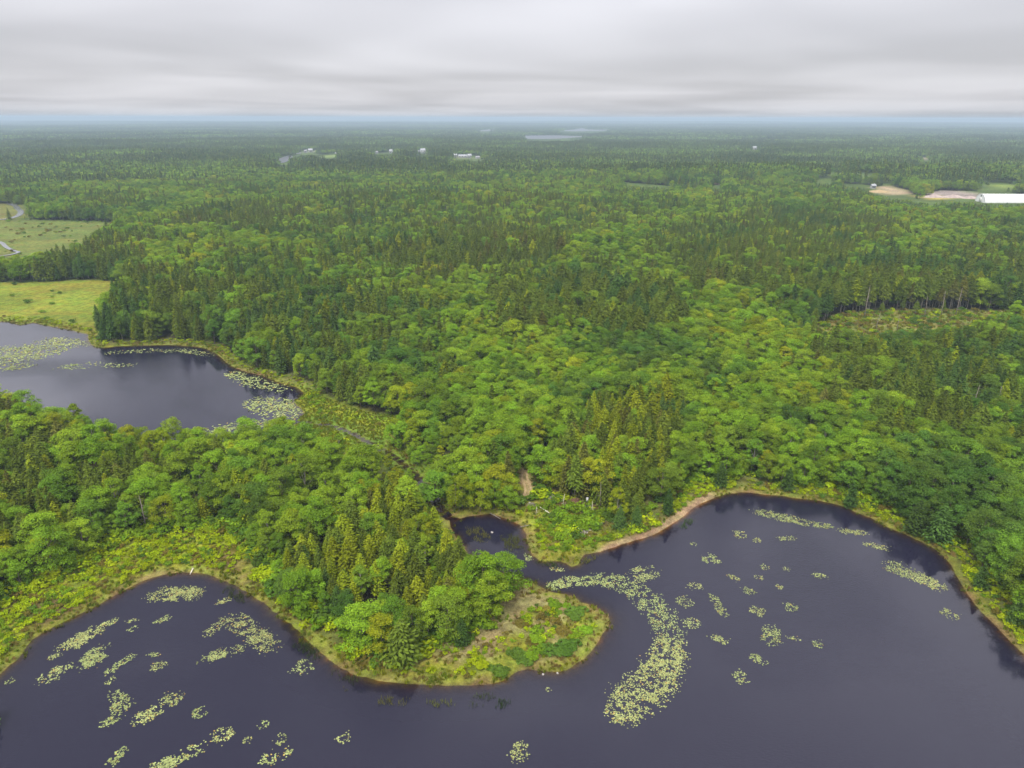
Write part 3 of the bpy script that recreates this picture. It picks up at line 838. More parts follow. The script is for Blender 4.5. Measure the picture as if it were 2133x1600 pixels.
# the low land round the foreground wood carries no trees
u0, v0, _ = topx(tx, ty, np.full(tx.shape, 0.8))
fore_land = inside(px_poly([(-400, 1500), (-400, 800), (0, 850), (215, 930), (430, 985), (600, 960), (600, 890), (650, 885), (725, 903), (790, 940), (850, 980), (905, 1045), (945, 1095), (1000, 1180), (1090, 1206), (1280, 1285), (1160, 1410), (850, 1435), (560, 1260), (390, 1185), (0, 1430)]), tx, ty)
ok &= ~(fore_land & ~is_fore & ~((u0 > 750) & (v0 < 1120) & (u0 < 960)))
valley = fore_land & ~is_fore
edge = np.where((u0 > 880) & (u0 < 1095) & (v0 > 1000), 2.2, 3.5 + 5.0 * fbm(tx / 9, ty / 9, 61, 2))
valley_a = (u0 > 590) & (u0 < 960) & (v0 > 890) & (v0 < 1120)
left_north = (u0 < 700) & (v0 < 840) & (v0 > 660)
ok &= np.where(left_north, td > 3.0 + 3 * fbm(tx / 9, ty / 9, 61, 2), np.where(is_fore | valley_a, td > 1.6, td > edge))
for poly, mg in ((MEADOW, 0), (MEADOW_UP, 0), (MEADOW_LOW, 0), (MARSH, 0.5), (CLEARING, 0), (path, 1.0), (stream, 1.2)):
    ok &= sdf(poly, tx, ty, 30) > mg
cutd = sdf(CUT, tx, ty, 30)
ok &= (cutd > 0) | (RNG.uniform(size=len(tx)) < 0.05)
for k, (poly, c) in enumerate(FIELDS):
    keep = sdf(poly, tx, ty, 30) > 0
    ok &= keep | ((k == 14) & (RNG.uniform(size=len(tx)) < 0.45))
tx, ty, td, u0, v0, is_fore, f_fore, valley = [q[ok] for q in (tx, ty, td, u0, v0, is_fore, f_fore, valley)]
# which stands are conifer: traced on the canopy (about 9 m up)
STANDS = [  # canopy polygon px, conifer share, height factor, brightness of broadleaf tones
    ([(200, 700), (200, 650), (330, 590), (640, 600), (900, 640), (760, 672), (560, 690), (430, 712)], 0.72, 1.10),
    ([(1050, 690), (1040, 610), (1180, 580), (1400, 600), (1430, 660), (1380, 688)], 0.90, 1.18),
    ([(800, 556), (830, 505), (1050, 480), (1180, 520), (1150, 550), (1000, 560)], 0.85, 1.12),
    ([(1380, 640), (1500, 560), (1800, 545), (2200, 540), (2200, 640), (1960, 645), (1700, 640), (1560, 620)], 0.66, 1.1),
    ([(1700, 650), (1720, 605), (1900, 590), (2050, 595), (2040, 645), (1880, 655)], 0.95, 1.15),
    ([(1700, 760), (1720, 700), (2000, 690), (2200, 720), (2200, 880), (1950, 850), (1800, 810)], 0.72, 1.0),
    ([(1120, 1000), (1150, 880), (1300, 830), (1430, 850), (1400, 960), (1300, 1040), (1180, 1020)], 0.66, 1.0),
    ([(250, 560), (420, 520), (640, 540), (860, 600), (640, 605), (330, 590), (230, 620)], 0.55, 1.05),
    ([(250, 500), (420, 440), (600, 425), (680, 470), (560, 500), (420, 470)], 0.75, 1.05),
    ([(30, 580), (100, 545), (240, 500), (290, 470), (330, 480), (240, 560)], 0.75, 1.0),
    ([(560, 470), (700, 400), (1050, 400), (1250, 430), (1180, 470), (900, 480)], 0.55, 1.0),
    ([(1350, 560), (1400, 470), (1700, 440), (1900, 480), (1640, 560)], 0.75, 0.85),
    ([(560, 1060), (640, 1000), (860, 960), (930, 1060), (1000, 1160), (930, 1200), (760, 1230), (620, 1150)], 0.62, 1.0),
    ([(-100, 900), (0, 800), (150, 870), (420, 920), (640, 900), (640, 960), (300, 1000), (0, 960)], 0.45, 1.05),
    ([(-100, 1120), (0, 1030), (120, 1080), (230, 1050), (200, 1130), (-100, 1200)], 0.5, 1.0),
    ([(640, 760), (700, 700), (1000, 760), (1250, 820), (1250, 870), (900, 830)], 0.40, 1.0),
]
STANDS = [(px_poly(p, 8.0), s, h) for p, s, h in STANDS]
BROADS = [  # stands that are nearly all broadleaf
    ([(1400, 700), (1500, 590), (1640, 640), (1700, 760), (1640, 860), (1500, 840)], 0.16, 0.95),
    ([(560, 690), (900, 670), (1060, 700), (1400, 700), (1340, 740), (1000, 740), (760, 720)], 0.22, 0.78),
    ([(1400, 1010), (1450, 900), (1700, 850), (1900, 930), (2200, 950), (2200, 1400), (2040, 1250), (1900, 1100), (1600, 1030)], 0.10, 1.0),
    ([(860, 1060), (860, 960), (960, 900), (1100, 900), (1110, 1000), (1080, 1070)], 0.10, 1.08),
    ([(740, 905), (800, 880), (1000, 890), (960, 940), (860, 960)], 0.03, 0.55),
    ([(560, 1180), (640, 1160), (720, 1230), (900, 1250), (1060, 1140), (1090, 1260), (960, 1350), (800, 1370), (600, 1280)], 0.12, 1.0),
    ([(1000, 700), (1300, 690), (1300, 820), (1000, 790)], 0.24, 0.95),
]
BROADS = [(px_poly(p, 8.0), s, h) for p, s, h in BROADS]
n1 = fbm(tx / 34, ty / 34, 21, 3)
pc = 0.12 + 0.40 * sstep(0.42, 0.60, n1)
hf = np.ones(len(tx))
for lst in (STANDS, BROADS):
    for p, s, h in lst:
        w_ = 1 - sstep(-4, 3, sdf(p, tx, ty, 30))
        tgt = np.clip(s + (n1 - 0.5) * 0.5, 0.02, 0.97)
        pc = pc * (1 - w_) + tgt * w_; hf = hf * (1 - w_) + h * w_
clump = 0.5 * RNG.uniform(size=len(tx)) + 0.5 * sstep(0.25, 0.75, fbm(tx / 8, ty / 8, 25, 2))
is_con = clump < pc * 0.98
far_t = np.hypot(tx, ty) > 420
keep = is_con | (RNG.uniform(size=len(tx)) < np.where(f_fore > -6, 0.72, 0.52))
keep &= ~is_con | (RNG.uniform(size=len(tx)) < 0.85)
fz = height(tx[far_t], ty[far_t])
c12 = clear_sight(tx[far_t], ty[far_t], fz, 12.0); c3 = clear_sight(tx[far_t], ty[far_t], fz, 3.0)
keep[far_t] &= c12 | (c3 & (RNG.uniform(size=far_t.sum()) < 0.7)); hf[far_t] = np.where(c12, hf[far_t], 0.28)
# the wood's own front edge stays full
is_con &= ~valley
hf = np.where(valley, 0.5, hf)
tx, ty, td, u0, v0, is_fore, f_fore, is_con, hf = [q[keep] for q in (tx, ty, td, u0, v0, is_fore, f_fore, is_con, hf)]
cutd = sdf(CUT, tx, ty, 30)
n = len(tx)
th = np.where(is_con, RNG.normal(10.9, 1.5, n), RNG.normal(9.2, 1.5, n)) * hf
small = RNG.uniform(size=n) < 0.13
th[small] *= RNG.uniform(0.5, 0.75, small.sum())
edgy = (td < 12) | (is_fore & (f_fore > -5))
th[edgy] *= RNG.uniform(0.72, 0.98, edgy.sum())
th[cutd < 0] *= 0.45
th = np.clip(th, 2.4, 17)
# the sloping back of the cut and the regrowth in front of it
regrow = (cutd < 14) & (v0 > 690); th[regrow] *= 0.62
tz = height(tx, ty, td)
ns_ = near_sight(tx, ty, tz, th, 1.6)
th = np.where(ns_, th, th * 0.3)
kill = ~ns_ & ~near_sight(tx, ty, tz, th, 0.8)
tv = np.where(is_con, RNG.integers(0, 4, n), RNG.integers(0, 7, n))
bare_stand = np.zeros(n, bool)
for p, s, h in (STANDS[1], STANDS[4]):
    bare_stand |= sdf(p, tx, ty, 30) < 0
tv = np.where(is_con & bare_stand, RNG.integers(4, 6, n), tv)
lone = RNG.uniform(size=n) < 0.12
tv = np.where(is_con & lone & ~edgy, RNG.integers(4, 6, n), tv)
tn_noise = fbm(tx / 45, ty / 45, 58, 2) * 0.45 + fbm(tx / 14, ty / 14, 55, 2) * 0.33 + RNG.uniform(size=n) * 0.22
t_b = np.digitize(tn_noise, [0.37, 0.48, 0.61]); t_b = np.choose(t_b, [2, 1, 0, 3]); t_b = np.where((t_b == 3) & (RNG.uniform(size=n) < 0.6), 0, t_b)
t_c = np.digitize(tn_noise, [0.38, 0.66, 0.74]); t_c = np.choose(t_c, [1, 0, 3, 0])
yel = is_fore & (u0 > 420) & (RNG.uniform(size=n) < 0.5)
yel |= (sdf(STANDS[6][0], tx, ty, 30) < 4) & (RNG.uniform(size=n) < 0.35)
yel |= RNG.uniform(size=n) < 0.06
t_c = np.where(yel & is_con, 2, t_c)
tt = np.where(is_con, t_c, t_b)
trz = RNG.uniform(0, 6.283, n)
tw = RNG.uniform(0.82, 1.18, n)
fore_c = is_fore & is_con
th = np.where(is_fore, th * np.where(is_con, 0.65, 0.84), th)
tv = np.where(fore_c, RNG.choice([0, 1, 1, 3], n), tv)
tw = np.where(fore_c, tw * 1.22, tw)
near_t = np.clip((330 - np.hypot(tx, ty)) / 150, 0, 1) * ~is_fore
th = th * (1 - np.where(is_con, 0.13, 0.09) * near_t)
if True:   # hand-placed landmark trees: px of the base, conifer?, height, width factor, form, tone
    LM = [((840, 1376), 1, 9.0, 1.5, 1, 0), ((-36, 1530), 1, 8.5, 1.2, 1, 1), ((1050, 985), 0, 11.5, 1.35, 3, 1), ((1000, 1065), 0, 8.5, 1.0, 1, 3),
          ((1058, 1064), 0, 7.0, 1.0, 3, 0), ((905, 1045), 0, 9.0, 1.2, 4, 1), ((1290, 1102), 1, 6.5, 1.25, 3, 1), ((1325, 1098), 1, 6.0, 1.3, 3, 1),
          ((1905, 1110), 1, 9.0, 1.35, 3, 1), ((1955, 1128), 1, 10.0, 1.3, 1, 1), ((1390, 1072), 1, 7.5, 1.1, 0, 1), ((1500, 1012), 1, 7.0, 1.2, 1, 1),
          ((1640, 1022), 1, 7.0, 1.2, 3, 1), ((1770, 1055), 1, 7.0, 1.3, 3, 1), ((963, 1342), 1, 6.0, 1.2, 3, 1), ((1020, 1285), 0, 9.5, 1.1, 0, 0),
          ((930, 1325), 0, 9.0, 1.2, 1, 1), ((755, 1340), 0, 9.0, 1.2, 3, 0), ((625, 1270), 0, 9.0, 1.1, 4, 0), ((2040, 1225), 1, 6.0, 1.3, 3, 1),
          ((2110, 1300), 1, 6.0, 1.3, 3, 1), ((1050, 1195 + 48), 0, 9.5, 1.25, 3, 0)]
    lp = np.array([a[0] for a in LM], float); lw = GH(lp)
    LM = [(a[0], a[1], a[2] * 0.86, a[3], a[4], a[5]) for a in LM]
    add = lambda A, B: np.concatenate([A, np.asarray(B)])
    # clear room for the landmarks
    far_ok = ~kill
    for q in lw: far_ok &= np.hypot(tx - q[0], ty - q[1]) > 2.4
    tx, ty, tz, td, u0, v0, is_fore, f_fore, is_con, th, tv, tt, trz, tw = [q[far_ok] for q in (tx, ty, tz, td, u0, v0, is_fore, f_fore, is_con, th, tv, tt, trz, tw)]
    tx = add(tx, lw[:, 0]); ty = add(ty, lw[:, 1]); tz = add(tz, lw[:, 2]); u0 = add(u0, lp[:, 0]); v0 = add(v0, lp[:, 1])
    td = add(td, water_dist(lw[:, 0], lw[:, 1])); f_fore = add(f_fore, sdf(FORE_WOOD, lw[:, 0], lw[:, 1], 30)); is_fore = add(is_fore, f_fore[-len(LM):] < 0)
    is_con = add(is_con, [bool(a[1]) for a in LM]); th = add(th, [a[2] for a in LM]); tw = add(tw, [a[3] for a in LM])
    tv = add(tv, [a[4] for a in LM]); tt = add(tt, [a[5] for a in LM]); trz = add(trz, RNG.uniform(0, 6, len(LM)))
n = len(tx)
dist = np.sqrt(tx ** 2 + ty ** 2 + (CAM_H - tz - th * 0.5) ** 2)
uc, vc, _ = topx(tx, ty, tz + th * 0.6)
shows = (uc > -20) & (uc < W + 20) & (vc < HH + 20)
# rough visibility: a tree whose top is covered by nearer crowns is not taken as an individual
ORD = 'first second third fourth fifth sixth seventh eighth ninth tenth eleventh twelfth thirteenth fourteenth fifteenth sixteenth seventeenth eighteenth nineteenth twentieth'.split() + ['twenty-' + q for q in 'first second third fourth fifth sixth seventh eighth ninth'.split()]
def zone(k):
    u, v = u0[k], v0[k]
    if is_fore[k]:
        if u < 130: z = 'at the near wood\'s left end'
        elif u < 330: z = 'in the near wood, left part'
        elif u < 560: z = 'in the wood above the bay'
        elif v < 1090: z = 'on the peninsula neck'
        elif u < 720: z = 'on the peninsula\'s left side'
        elif u < 880: z = 'amid the peninsula wood'
        else: z = 'on the cove side'
        fr = f_fore[k] > -5 and v > 1090
        return z + (' front row' if fr else '')
    if fore_tree[k]: return 'on the shore at bottom left'
    if u < 1110 and v > 900: return 'between the stream and the track'
    if u < 1430 and v > 960: return 'behind the brushy clearing'
    if td[k] < 14 and u > 1400: return 'lining the right bank' + (' by the corner' if u > 1850 else ' at the far shore' if u < 1700 else '')
    if u > 1850 and v > 950: return 'in the right-edge wood'
    if u > 1400 and v > 950: return 'in the wood behind the right bank'
    if u < 700: return 'north of the left pond'
    if u < 1100: return 'in the forest beyond the stream'
    if u < 1250: return 'in the forest beyond the track'
    if u < 1450: return 'in the forest beyond the clearing'
    if u < 1650: return 'in the forest beyond the far shore'
    if u < 1900: return 'in the forest beyond the right bank'
    return 'in the far right forest'
fore_tree = (u0 < 60) & (v0 > 1400)
indiv = np.zeros(n, bool)
TREES = []
for con in (False, True):
    cand = np.where((is_con == con) & shows)[0]
    size = th[cand] / dist[cand]
    cand = cand[np.argsort(-size)][:300]
    indiv[cand] = True; TREES.append(cand)
sets = {}
for con, cand in zip((False, True), TREES):
    hs = np.quantile(th[cand], [0.25, 0.75])
    for k in cand:
        sz = 'short ' if th[k] < hs[0] else 'tall ' if th[k] > hs[1] else ''
        tone = (CONI_TONES if con else BROAD_TONES)[tt[k]]
        sets.setdefault((con, sz, tone, zone(k)), []).append(k)
labels = {}
for (con, sz, tone, zn), ks in sets.items():
    kind = 'conifer' if con else 'leafy tree'
    ks.sort(key=lambda k: uc[k])
    for q, k in enumerate(ks):
        if len(ks) == 1: labels[k] = '%s%s %s %s' % (sz, tone, kind, zn)
        elif q < len(ORD): labels[k] = '%s%s %s %s, %s from left' % (sz, tone, kind, zn, ORD[q]) if q < len(ks) - 1 else '%s%s %s %s, rightmost' % (sz, tone, kind, zn)
        else: labels[k] = '%s%s %s %s' % (sz, tone, kind, zn)
for con, cand in zip((False, True), TREES):
    crown, trunk = (c_crown, c_trunk) if con else (b_crown, b_trunk)
    mats = [MAT['c ' + t] for t in CONI_TONES] if con else [MAT['b ' + t] for t in BROAD_TONES]
    h0 = 13.0 if con else 11.0
    nm = 'conifer_tree' if con else 'broadleaf_tree'
    for k in cand:
        s = th[k] / h0
        e = empty(nm, (tx[k], ty[k], tz[k]), trz[k], (s * tw[k] * RNG.uniform(0.88, 1.14), s * tw[k] * RNG.uniform(0.88, 1.14), s))
        e.rotation_euler = (RNG.normal() * 0.035, RNG.normal() * 0.035, trz[k])
        e.empty_display_size = 0.5
        tag(e, labels[k], 'conifer' if con else 'tree', 'conifers of the near woods' if con else 'broadleaf trees of the near woods')
        obj('trunk', trunk[tv[k]], e)
        c = obj('crown', crown[tv[k]], e)
        c.material_slots[0].link = 'OBJECT'; c.material_slots[0].material = mats[tt[k]]
rest = ~indiv
for con, nm, key, lb in ((False, 'broadleaf_forest', 'broadleaf_forms', 'green broadleaf forest canopy spreading behind the near woods'),
                         (True, 'conifer_forest', 'conifer_forms', 'dark conifers of the forest stretching behind the near woods')):
    q = np.where(rest & (is_con == con))[0]
    s = th[q] / (13.0 if con else 11.0)
    scatter(nm, key, np.column_stack([tx[q], ty[q], tz[q]]), tv[q] * 4 + tt[q], trz[q], np.column_stack([s * tw[q], s * tw[q], s]), lb, 'forest')
print('trees', n, 'individual', indiv.sum())

# far forest: patches of simple trees, then wide patches out to the horizon
def patch(seed, size, ntree, hc, hb, pcon, detail):
    rng = np.random.default_rng(seed); parts = []
    for k in range(ntree):
        c = np.array([*rng.uniform(-size / 2, size / 2, 2), 0]); con = rng.uniform() < pcon
        H = (hc if con else hb) * rng.uniform(0.75, 1.2); Rr = H * (0.15 if con else 0.34)
        nl = detail
        d = rng.normal(size=(nl, 3)); d /= np.linalg.norm(d, axis=1)[:, None]
        if con:
            t = rng.uniform(0, 1, nl) ** 1.3
            rad = Rr * (1 - t) * rng.uniform(0.6, 1.15, nl) + 0.1
            a = rng.uniform(0, 6.28, nl)
            P = c + np.column_stack([np.cos(a) * rad, np.sin(a) * rad, H * (0.2 + 0.8 * t)])
            N = np.column_stack([np.cos(a), np.sin(a), np.full(nl, 0.9)]); Ax = np.column_stack([np.cos(a), np.sin(a), np.full(nl, -0.8)])
        else:
            d[:, 2] = np.where(d[:, 2] < -0.3, -d[:, 2], d[:, 2])
            P = c + d * np.array([Rr, Rr, H * 0.36]) * rng.uniform(0.75, 1.08, nl)[:, None] + np.array([0, 0, H * 0.6])
            N = d * 0.6 + np.array([0, 0, 0.7]) + rng.normal(size=(nl, 3)) * 0.3; Ax = None
        L = Rr * rng.uniform(0.55, 0.95, nl) * (1.2 if con else 0.85) * (46.0 / detail) ** 0.4
        V, F = quads(P, N, L, L * 0.75, rng, Ax, 0.2)
        base = np.array([[0.078, 0.104, 0.013], [0.054, 0.092, 0.018]][rng.integers(0, 2)]) if con else np.array([[0.135, 0.220, 0.014], [0.105, 0.182, 0.016], [0.150, 0.215, 0.014], [0.072, 0.135, 0.018]][rng.integers(0, 4)])
        g = rng.uniform(0.75, 1.2) * rng.uniform(0.85, 1.15, nl)
        parts.append((V, F, 0, np.repeat(g, 4)[:, None] * base[None, :]))
    return parts
MAT['far leaf'] = leaf_material('far canopy', (1, 1, 1), 0.015, 0.18, 0.2)
pm = []
for k in range(8):
    pm.append(build('forest_patch', patch(600 + k, 30, 46, 13, 10.5, [0.1, 0.2, 0.35, 0.5, 0.65, 0.8, 0.9, 0.3][k], 46), [MAT['far leaf']]))
protos('patch_forms', pm, [MAT['far leaf']], 0)
P_all, I_all, S_all, Z_all = [], [], [], []
for r0, r1, s, sc in ((FAR0 - 8, 2600, 24, 1.0), (2600, 6500, 58, 2.4), (6500, 16000, 130, 5.4)):
    xm = r1 * 0.85
    a, b = jitter_grid(-xm, xm, r0 * 0.75, r1, s, RNG)
    r = np.hypot(a, b)
    m = in_view(a, b, 5, 160) & (r > r0) & (r <= r1)
    a, b = a[m], b[m]
    keep = np.ones(len(a), bool)
    pad = 15 * sc
    for nme, p in LAKES: keep &= sdf(p, a, b, 400) > pad * 0.9
    for k, (p, c) in enumerate(FIELDS): keep &= sdf(p, a, b, 100) > pad * 0.75
    keep &= sdf(MEADOW_UP, a, b, 60) > 14
    zb = height(a, b, np.full(len(a), 60.0))
    c12 = clear_sight(a, b, zb, 14.0, pad * 0.7); c3 = clear_sight(a, b, zb, 3.5, pad * 0.5)
    keep &= c12 | c3
    lowf = np.where(c12, 1.0, 0.26)[keep]
    a, b = a[keep], b[keep]
    nn = fbm(a / (150 * sc ** 0.6), b / (110 * sc ** 0.6), 111, 3) + RNG.uniform(-0.08, 0.08, len(a))
    k = np.clip(np.digitize(nn, [0.34, 0.40, 0.46, 0.52, 0.58, 0.64]), 0, 6)
    order = np.array([6, 5, 4, 3, 2, 1, 0])
    k = order[k]; k = np.where(RNG.uniform(size=len(a)) < 0.15, 7, k)
    z = height(a, b, np.full(len(a), 60.0))
    P_all.append(np.column_stack([a, b, z])); I_all.append(k)
    zs = (1.0 if sc == 1 else 0.9 if sc < 3 else 1.0) * RNG.uniform(0.85, 1.15, len(a)) * lowf
    S_all.append(np.column_stack([np.full(len(a), sc), np.full(len(a), sc), zs])); Z_all.append(RNG.uniform(0, 6.28, len(a)))
scatter('distant_forest', 'patch_forms', np.concatenate(P_all), np.concatenate(I_all), np.concatenate(Z_all), np.concatenate(S_all),
        'distant mixed forest fading blue towards the horizon', 'forest')
print('patches', sum(len(p) for p in P_all))
#@@SMALL
# ------------------------------------------------------------------ shrubs and grass
def rand_in(poly, nper, rng):
    lo, hi = poly.min(0), poly.max(0); k = int(np.prod(hi - lo) * nper)
    q = rng.uniform(lo, hi, (k, 2)); return q[inside(poly, q[:, 0], q[:, 1])]
RS = np.random.default_rng(77)
sx, sy = jitter_grid(-230, 150, 60, 330, 1.05, RS)
m = in_view(sx, sy, 0.5, 60); sx, sy = sx[m], sy[m]
sd = water_dist(sx, sy)
fwd = sdf(FORE_WOOD, sx, sy, 40); cl = sdf(CLEARING, sx, sy, 40); ti = sdf(TIP, sx, sy, 40); mr = sdf(MARSH, sx, sy, 40)
su, sv, _ = topx(sx, sy, np.full(sx.shape, 0.6))
fore_open = (fwd > -1.0) & (fwd < 26) & (sd > 1.6) & (sv > 1085) & (su < 1010) & (ti > 0)
nz1 = fbm(sx / 4.5, sy / 4.5, 131, 3); nz2 = fbm(sx / 1.8, sy / 1.8, 133, 2)
p = np.zeros(len(sx))
p = np.where(fore_open, 0.95 * sstep(0.26, 0.44, nz1 + (sd - 5) * 0.012) * sstep(1.2, 3.2, sd), p)
p = np.where((cl < 0) & (sd > 2.0), 0.8 * sstep(0.30, 0.5, nz1), p)
bank = (su > 1330) & (sv > 980) & (sd > 1.6) & (sd < 11)
p = np.where(bank, 0.85 * sstep(0.25, 0.45, nz1), p)
p = np.where((mr < 0) & (sd > 2.5), 0.03 + 0.35 * sstep(0.54, 0.62, nz1), p)
lb_ = (su < 720) & (sv < 850) & (sv > 640) & (sd > 2.2) & (sd < 6)
p = np.where(lb_, 0.35, p)
tipb = (ti < 0) & (sd > 1.5)
# a dotted yellow-green belt along the edge of the tip and where the wood ends
belt = (fwd > 0) & (fwd < 7.5)
p = np.where(tipb, np.where(belt, 0.5 * sstep(0.42, 0.55, nz1), 0.03), p)
under = ((fwd < 1.5) & (fwd > -4.5) & (sv > 1000)) | ((cl > 0) & (cl < 5)) | ((su > 1100) & (sd > 6) & (sd < 15) & (sv > 960))
under &= sd > 1.8
p = np.where(under & (p < 0.3), 0.3, p)
p *= (sdf(path, sx, sy, 20) > 0.5)
keep = RS.uniform(size=len(sx)) < p
sx, sy, sd, su, sv, fwd, cl, ti, mr, nz1, nz2, fore_open, bank, under = [q[keep] for q in (sx, sy, sd, su, sv, fwd, cl, ti, mr, nz1, nz2, fore_open, bank, under)]
ns = len(sx)
ssz = RS.uniform(0.55, 1.25, ns) * np.where(fwd < 2.5, 1.25, 1.0) * np.where(ti < 0, 0.7, 1.0)
near_trees = under; ssz = np.where(under, ssz * RS.uniform(1.2, 2.1, ns), ssz)
stn = np.where(RS.uniform(size=ns) < 0.80, 0, 1)
stn = np.where((cl < 0) & (RS.uniform(size=ns) < 0.55), 1, stn)
stn = np.where((mr < 0) & (RS.uniform(size=ns) < 0.6), 1, stn)
stn = np.where((nz2 > 0.64) & (RS.uniform(size=ns) < 0.5), 2, stn)
stn = np.where(near_trees & (RS.uniform(size=ns) < 0.6), np.where(RS.uniform(size=ns) < 0.7, 1, 3), stn)
stn = np.where(RS.uniform(size=ns) < 0.04, 3, stn)
# hand-placed clumps on the open tip of the peninsula: px, radius m, tone
TIPC = [((1154, 1258), 1.5, 1, 'green shrub clump at the back of the open peninsula tip'), ((1160, 1272), 1.4, 1, 'green shrub clump at mid-back of the tip, below another'),
        ((1180, 1262), 1.0, 1, 'small green shrub clump highest on the peninsula tip'), ((1196, 1279), 2.1, 3, 'dark green rounded shrub clump near the right end of the tip'),
        ((1142, 1288), 1.6, 2, 'olive brown shrub mound in the middle of the peninsula tip'), ((1130, 1268), 1.5, 2, 'brownish shrub mound at the back left of the tip'),
        ((1172, 1316), 1.7, 2, 'rusty olive shrub mound right of the tip centre'), ((1196, 1321), 1.4, 1, 'green shrub clump beside the rusty mound on the tip'),
        ((1218, 1312), 1.3, 1, 'rightmost green shrub clump on the peninsula tip'), ((1128, 1326), 2.2, 1, 'broad green shrub clump left of the tip centre'),
        ((1108, 1338), 1.6, 2, 'low olive shrub mound left of the broad green clump'), ((1178, 1350), 2.2, 3, 'dark green shrub clump low on the right of the tip'),
        ((1146, 1358), 1.9, 3, 'dark green shrub clump low in the middle of the tip'), ((1120, 1366), 2.0, 1, 'green shrub clump low on the peninsula tip'),
        ((1092, 1372), 2.0, 3, 'dark green shrub clump low left on the peninsula tip'), ((1075, 1362), 1.6, 3, 'dark green shrub leftmost in the low row on the tip'),
        ((1038, 1397), 1.6, 3, 'dark green shrub near the notch in the tip shoreline'), ((1005, 1378), 1.9, 0, 'yellow-green shrub mound on the low shore left of the tip'),
        ((1085, 1300), 1.5, 2, 'olive brown shrub patch by the end of the wood')]
th_ = np.hypot(sx, sy)
order = np.argsort(-(ssz / th_))
shr_sets = {}
vis = [k for k in order if 0 < su[k] < W and 0 < sv[k] < HH][:280]
def szone(k):
    if cl[k] < 0: return 'in the brushy clearing' + (' near the water' if sd[k] < 6 else ' by the track' if su[k] < 1130 else ' at the right')
    if ti[k] < 0: return 'in the belt on the open tip'
    if bank[k]: return 'on the right bank' + (' at the far shore' if su[k] < 1700 else ' at the frame edge' if su[k] > 2000 else ' by the corner')
    if su[k] < 110: return 'on the shore at the left edge'
    if su[k] < 210: return 'on the left shore beside the edge'
    if su[k] < 320: return 'on the left shore slope'
    if su[k] < 440: return 'at the head of the left bay'
    if su[k] < 560: return 'right of the left bay\'s head'
    if su[k] < 680: return 'on the peninsula\'s left shore'
    if su[k] < 800: return 'on the shore left of the dark spruce'
    if su[k] < 900: return 'on the shore before the dark spruce'
    if su[k] < 960: return 'on the front shore right of the spruce'
    if fwd[k] < 0: return 'under the trees by the open tip'
    return 'where the wood meets the open tip'
for k in vis:
    sz = 'tiny ' if ssz[k] < 0.75 else 'small ' if ssz[k] < 0.95 else 'medium ' if ssz[k] < 1.2 else 'large '
    shr_sets.setdefault((sz, SHRUB_TONES[stn[k]], szone(k)), []).append(k)
sz_ = height(sx, sy, sd)
for (sz, tone, zn), ks in shr_sets.items():
    ks.sort(key=lambda k: su[k])
    for q, k in enumerate(ks):
        lab = '%s%s shrub %s' % (sz, tone, zn)
        if len(ks) > 1: lab += ', rightmost of its kind' if q == len(ks) - 1 else ', %s from left' % ORD[q] if q < len(ORD) else ''
        o = obj('shrub', s_mesh[k % 5], None, (sx[k], sy[k], sz_[k] - 0.05), RS.uniform(0, 6.28), (ssz[k], ssz[k], ssz[k] * RS.uniform(0.75, 1.1)))
        o.material_slots[0].link = 'OBJECT'; o.material_slots[0].material = MAT['s ' + SHRUB_TONES[stn[k]]]
        tag(o, lab, 'shrub', 'shrubs along the shores')
restS = np.ones(ns, bool); restS[vis] = False
clump_mesh = [build('shrub_clump', shrub(440 + k, 0.9, 420, 0.62), [MAT['s mid green']]) for k in range(4)]
for v in clump_mesh:
    pass
tp = GH([c[0] for c in TIPC])
for k, (pxy, rad, tone, lab) in enumerate(TIPC):
    o = obj('shrub', clump_mesh[k % 4], None, (tp[k][0], tp[k][1], tp[k][2] - 0.05), RS.uniform(0, 6.28), (rad * 1.15, rad * 0.95, rad * 0.55))
    o.material_slots[0].link = 'OBJECT'; o.material_slots[0].material = MAT['s ' + SHRUB_TONES[tone]]
    tag(o, lab, 'shrub', 'shrubs along the shores')
# low bushes of the meadow, the cut and the brushy valley
ex, et = [], []
for poly, dens, tones in ((MEADOW, 0.006, [2, 3, 1]), (MEADOW_LOW, 0.004, [1, 3]), (CUT, 0.10, [0, 1, 3, 2])):
    q = rand_in(poly, dens, RS); q = q[water_dist(q[:, 0], q[:, 1]) > 2]
    ex.append(q); et.append(RS.choice(tones, len(q)))
ex = np.concatenate(ex); et = np.concatenate(et)
ez = height(ex[:, 0], ex[:, 1])
allp = np.vstack([np.column_stack([sx, sy, sz_ - 0.05])[restS], np.column_stack([ex, ez])])
alls = np.concatenate([ssz[restS], RS.uniform(0.8, 2.2, len(ex))]); allt = np.concatenate([stn[restS], et])
scatter('undergrowth', 'shrub_forms', allp, RS.integers(0, 5, len(allp)) * 4 + allt, RS.uniform(0, 6.28, len(allp)), alls,
        'low bushy undergrowth along shores, clearing and meadow', 'undergrowth')

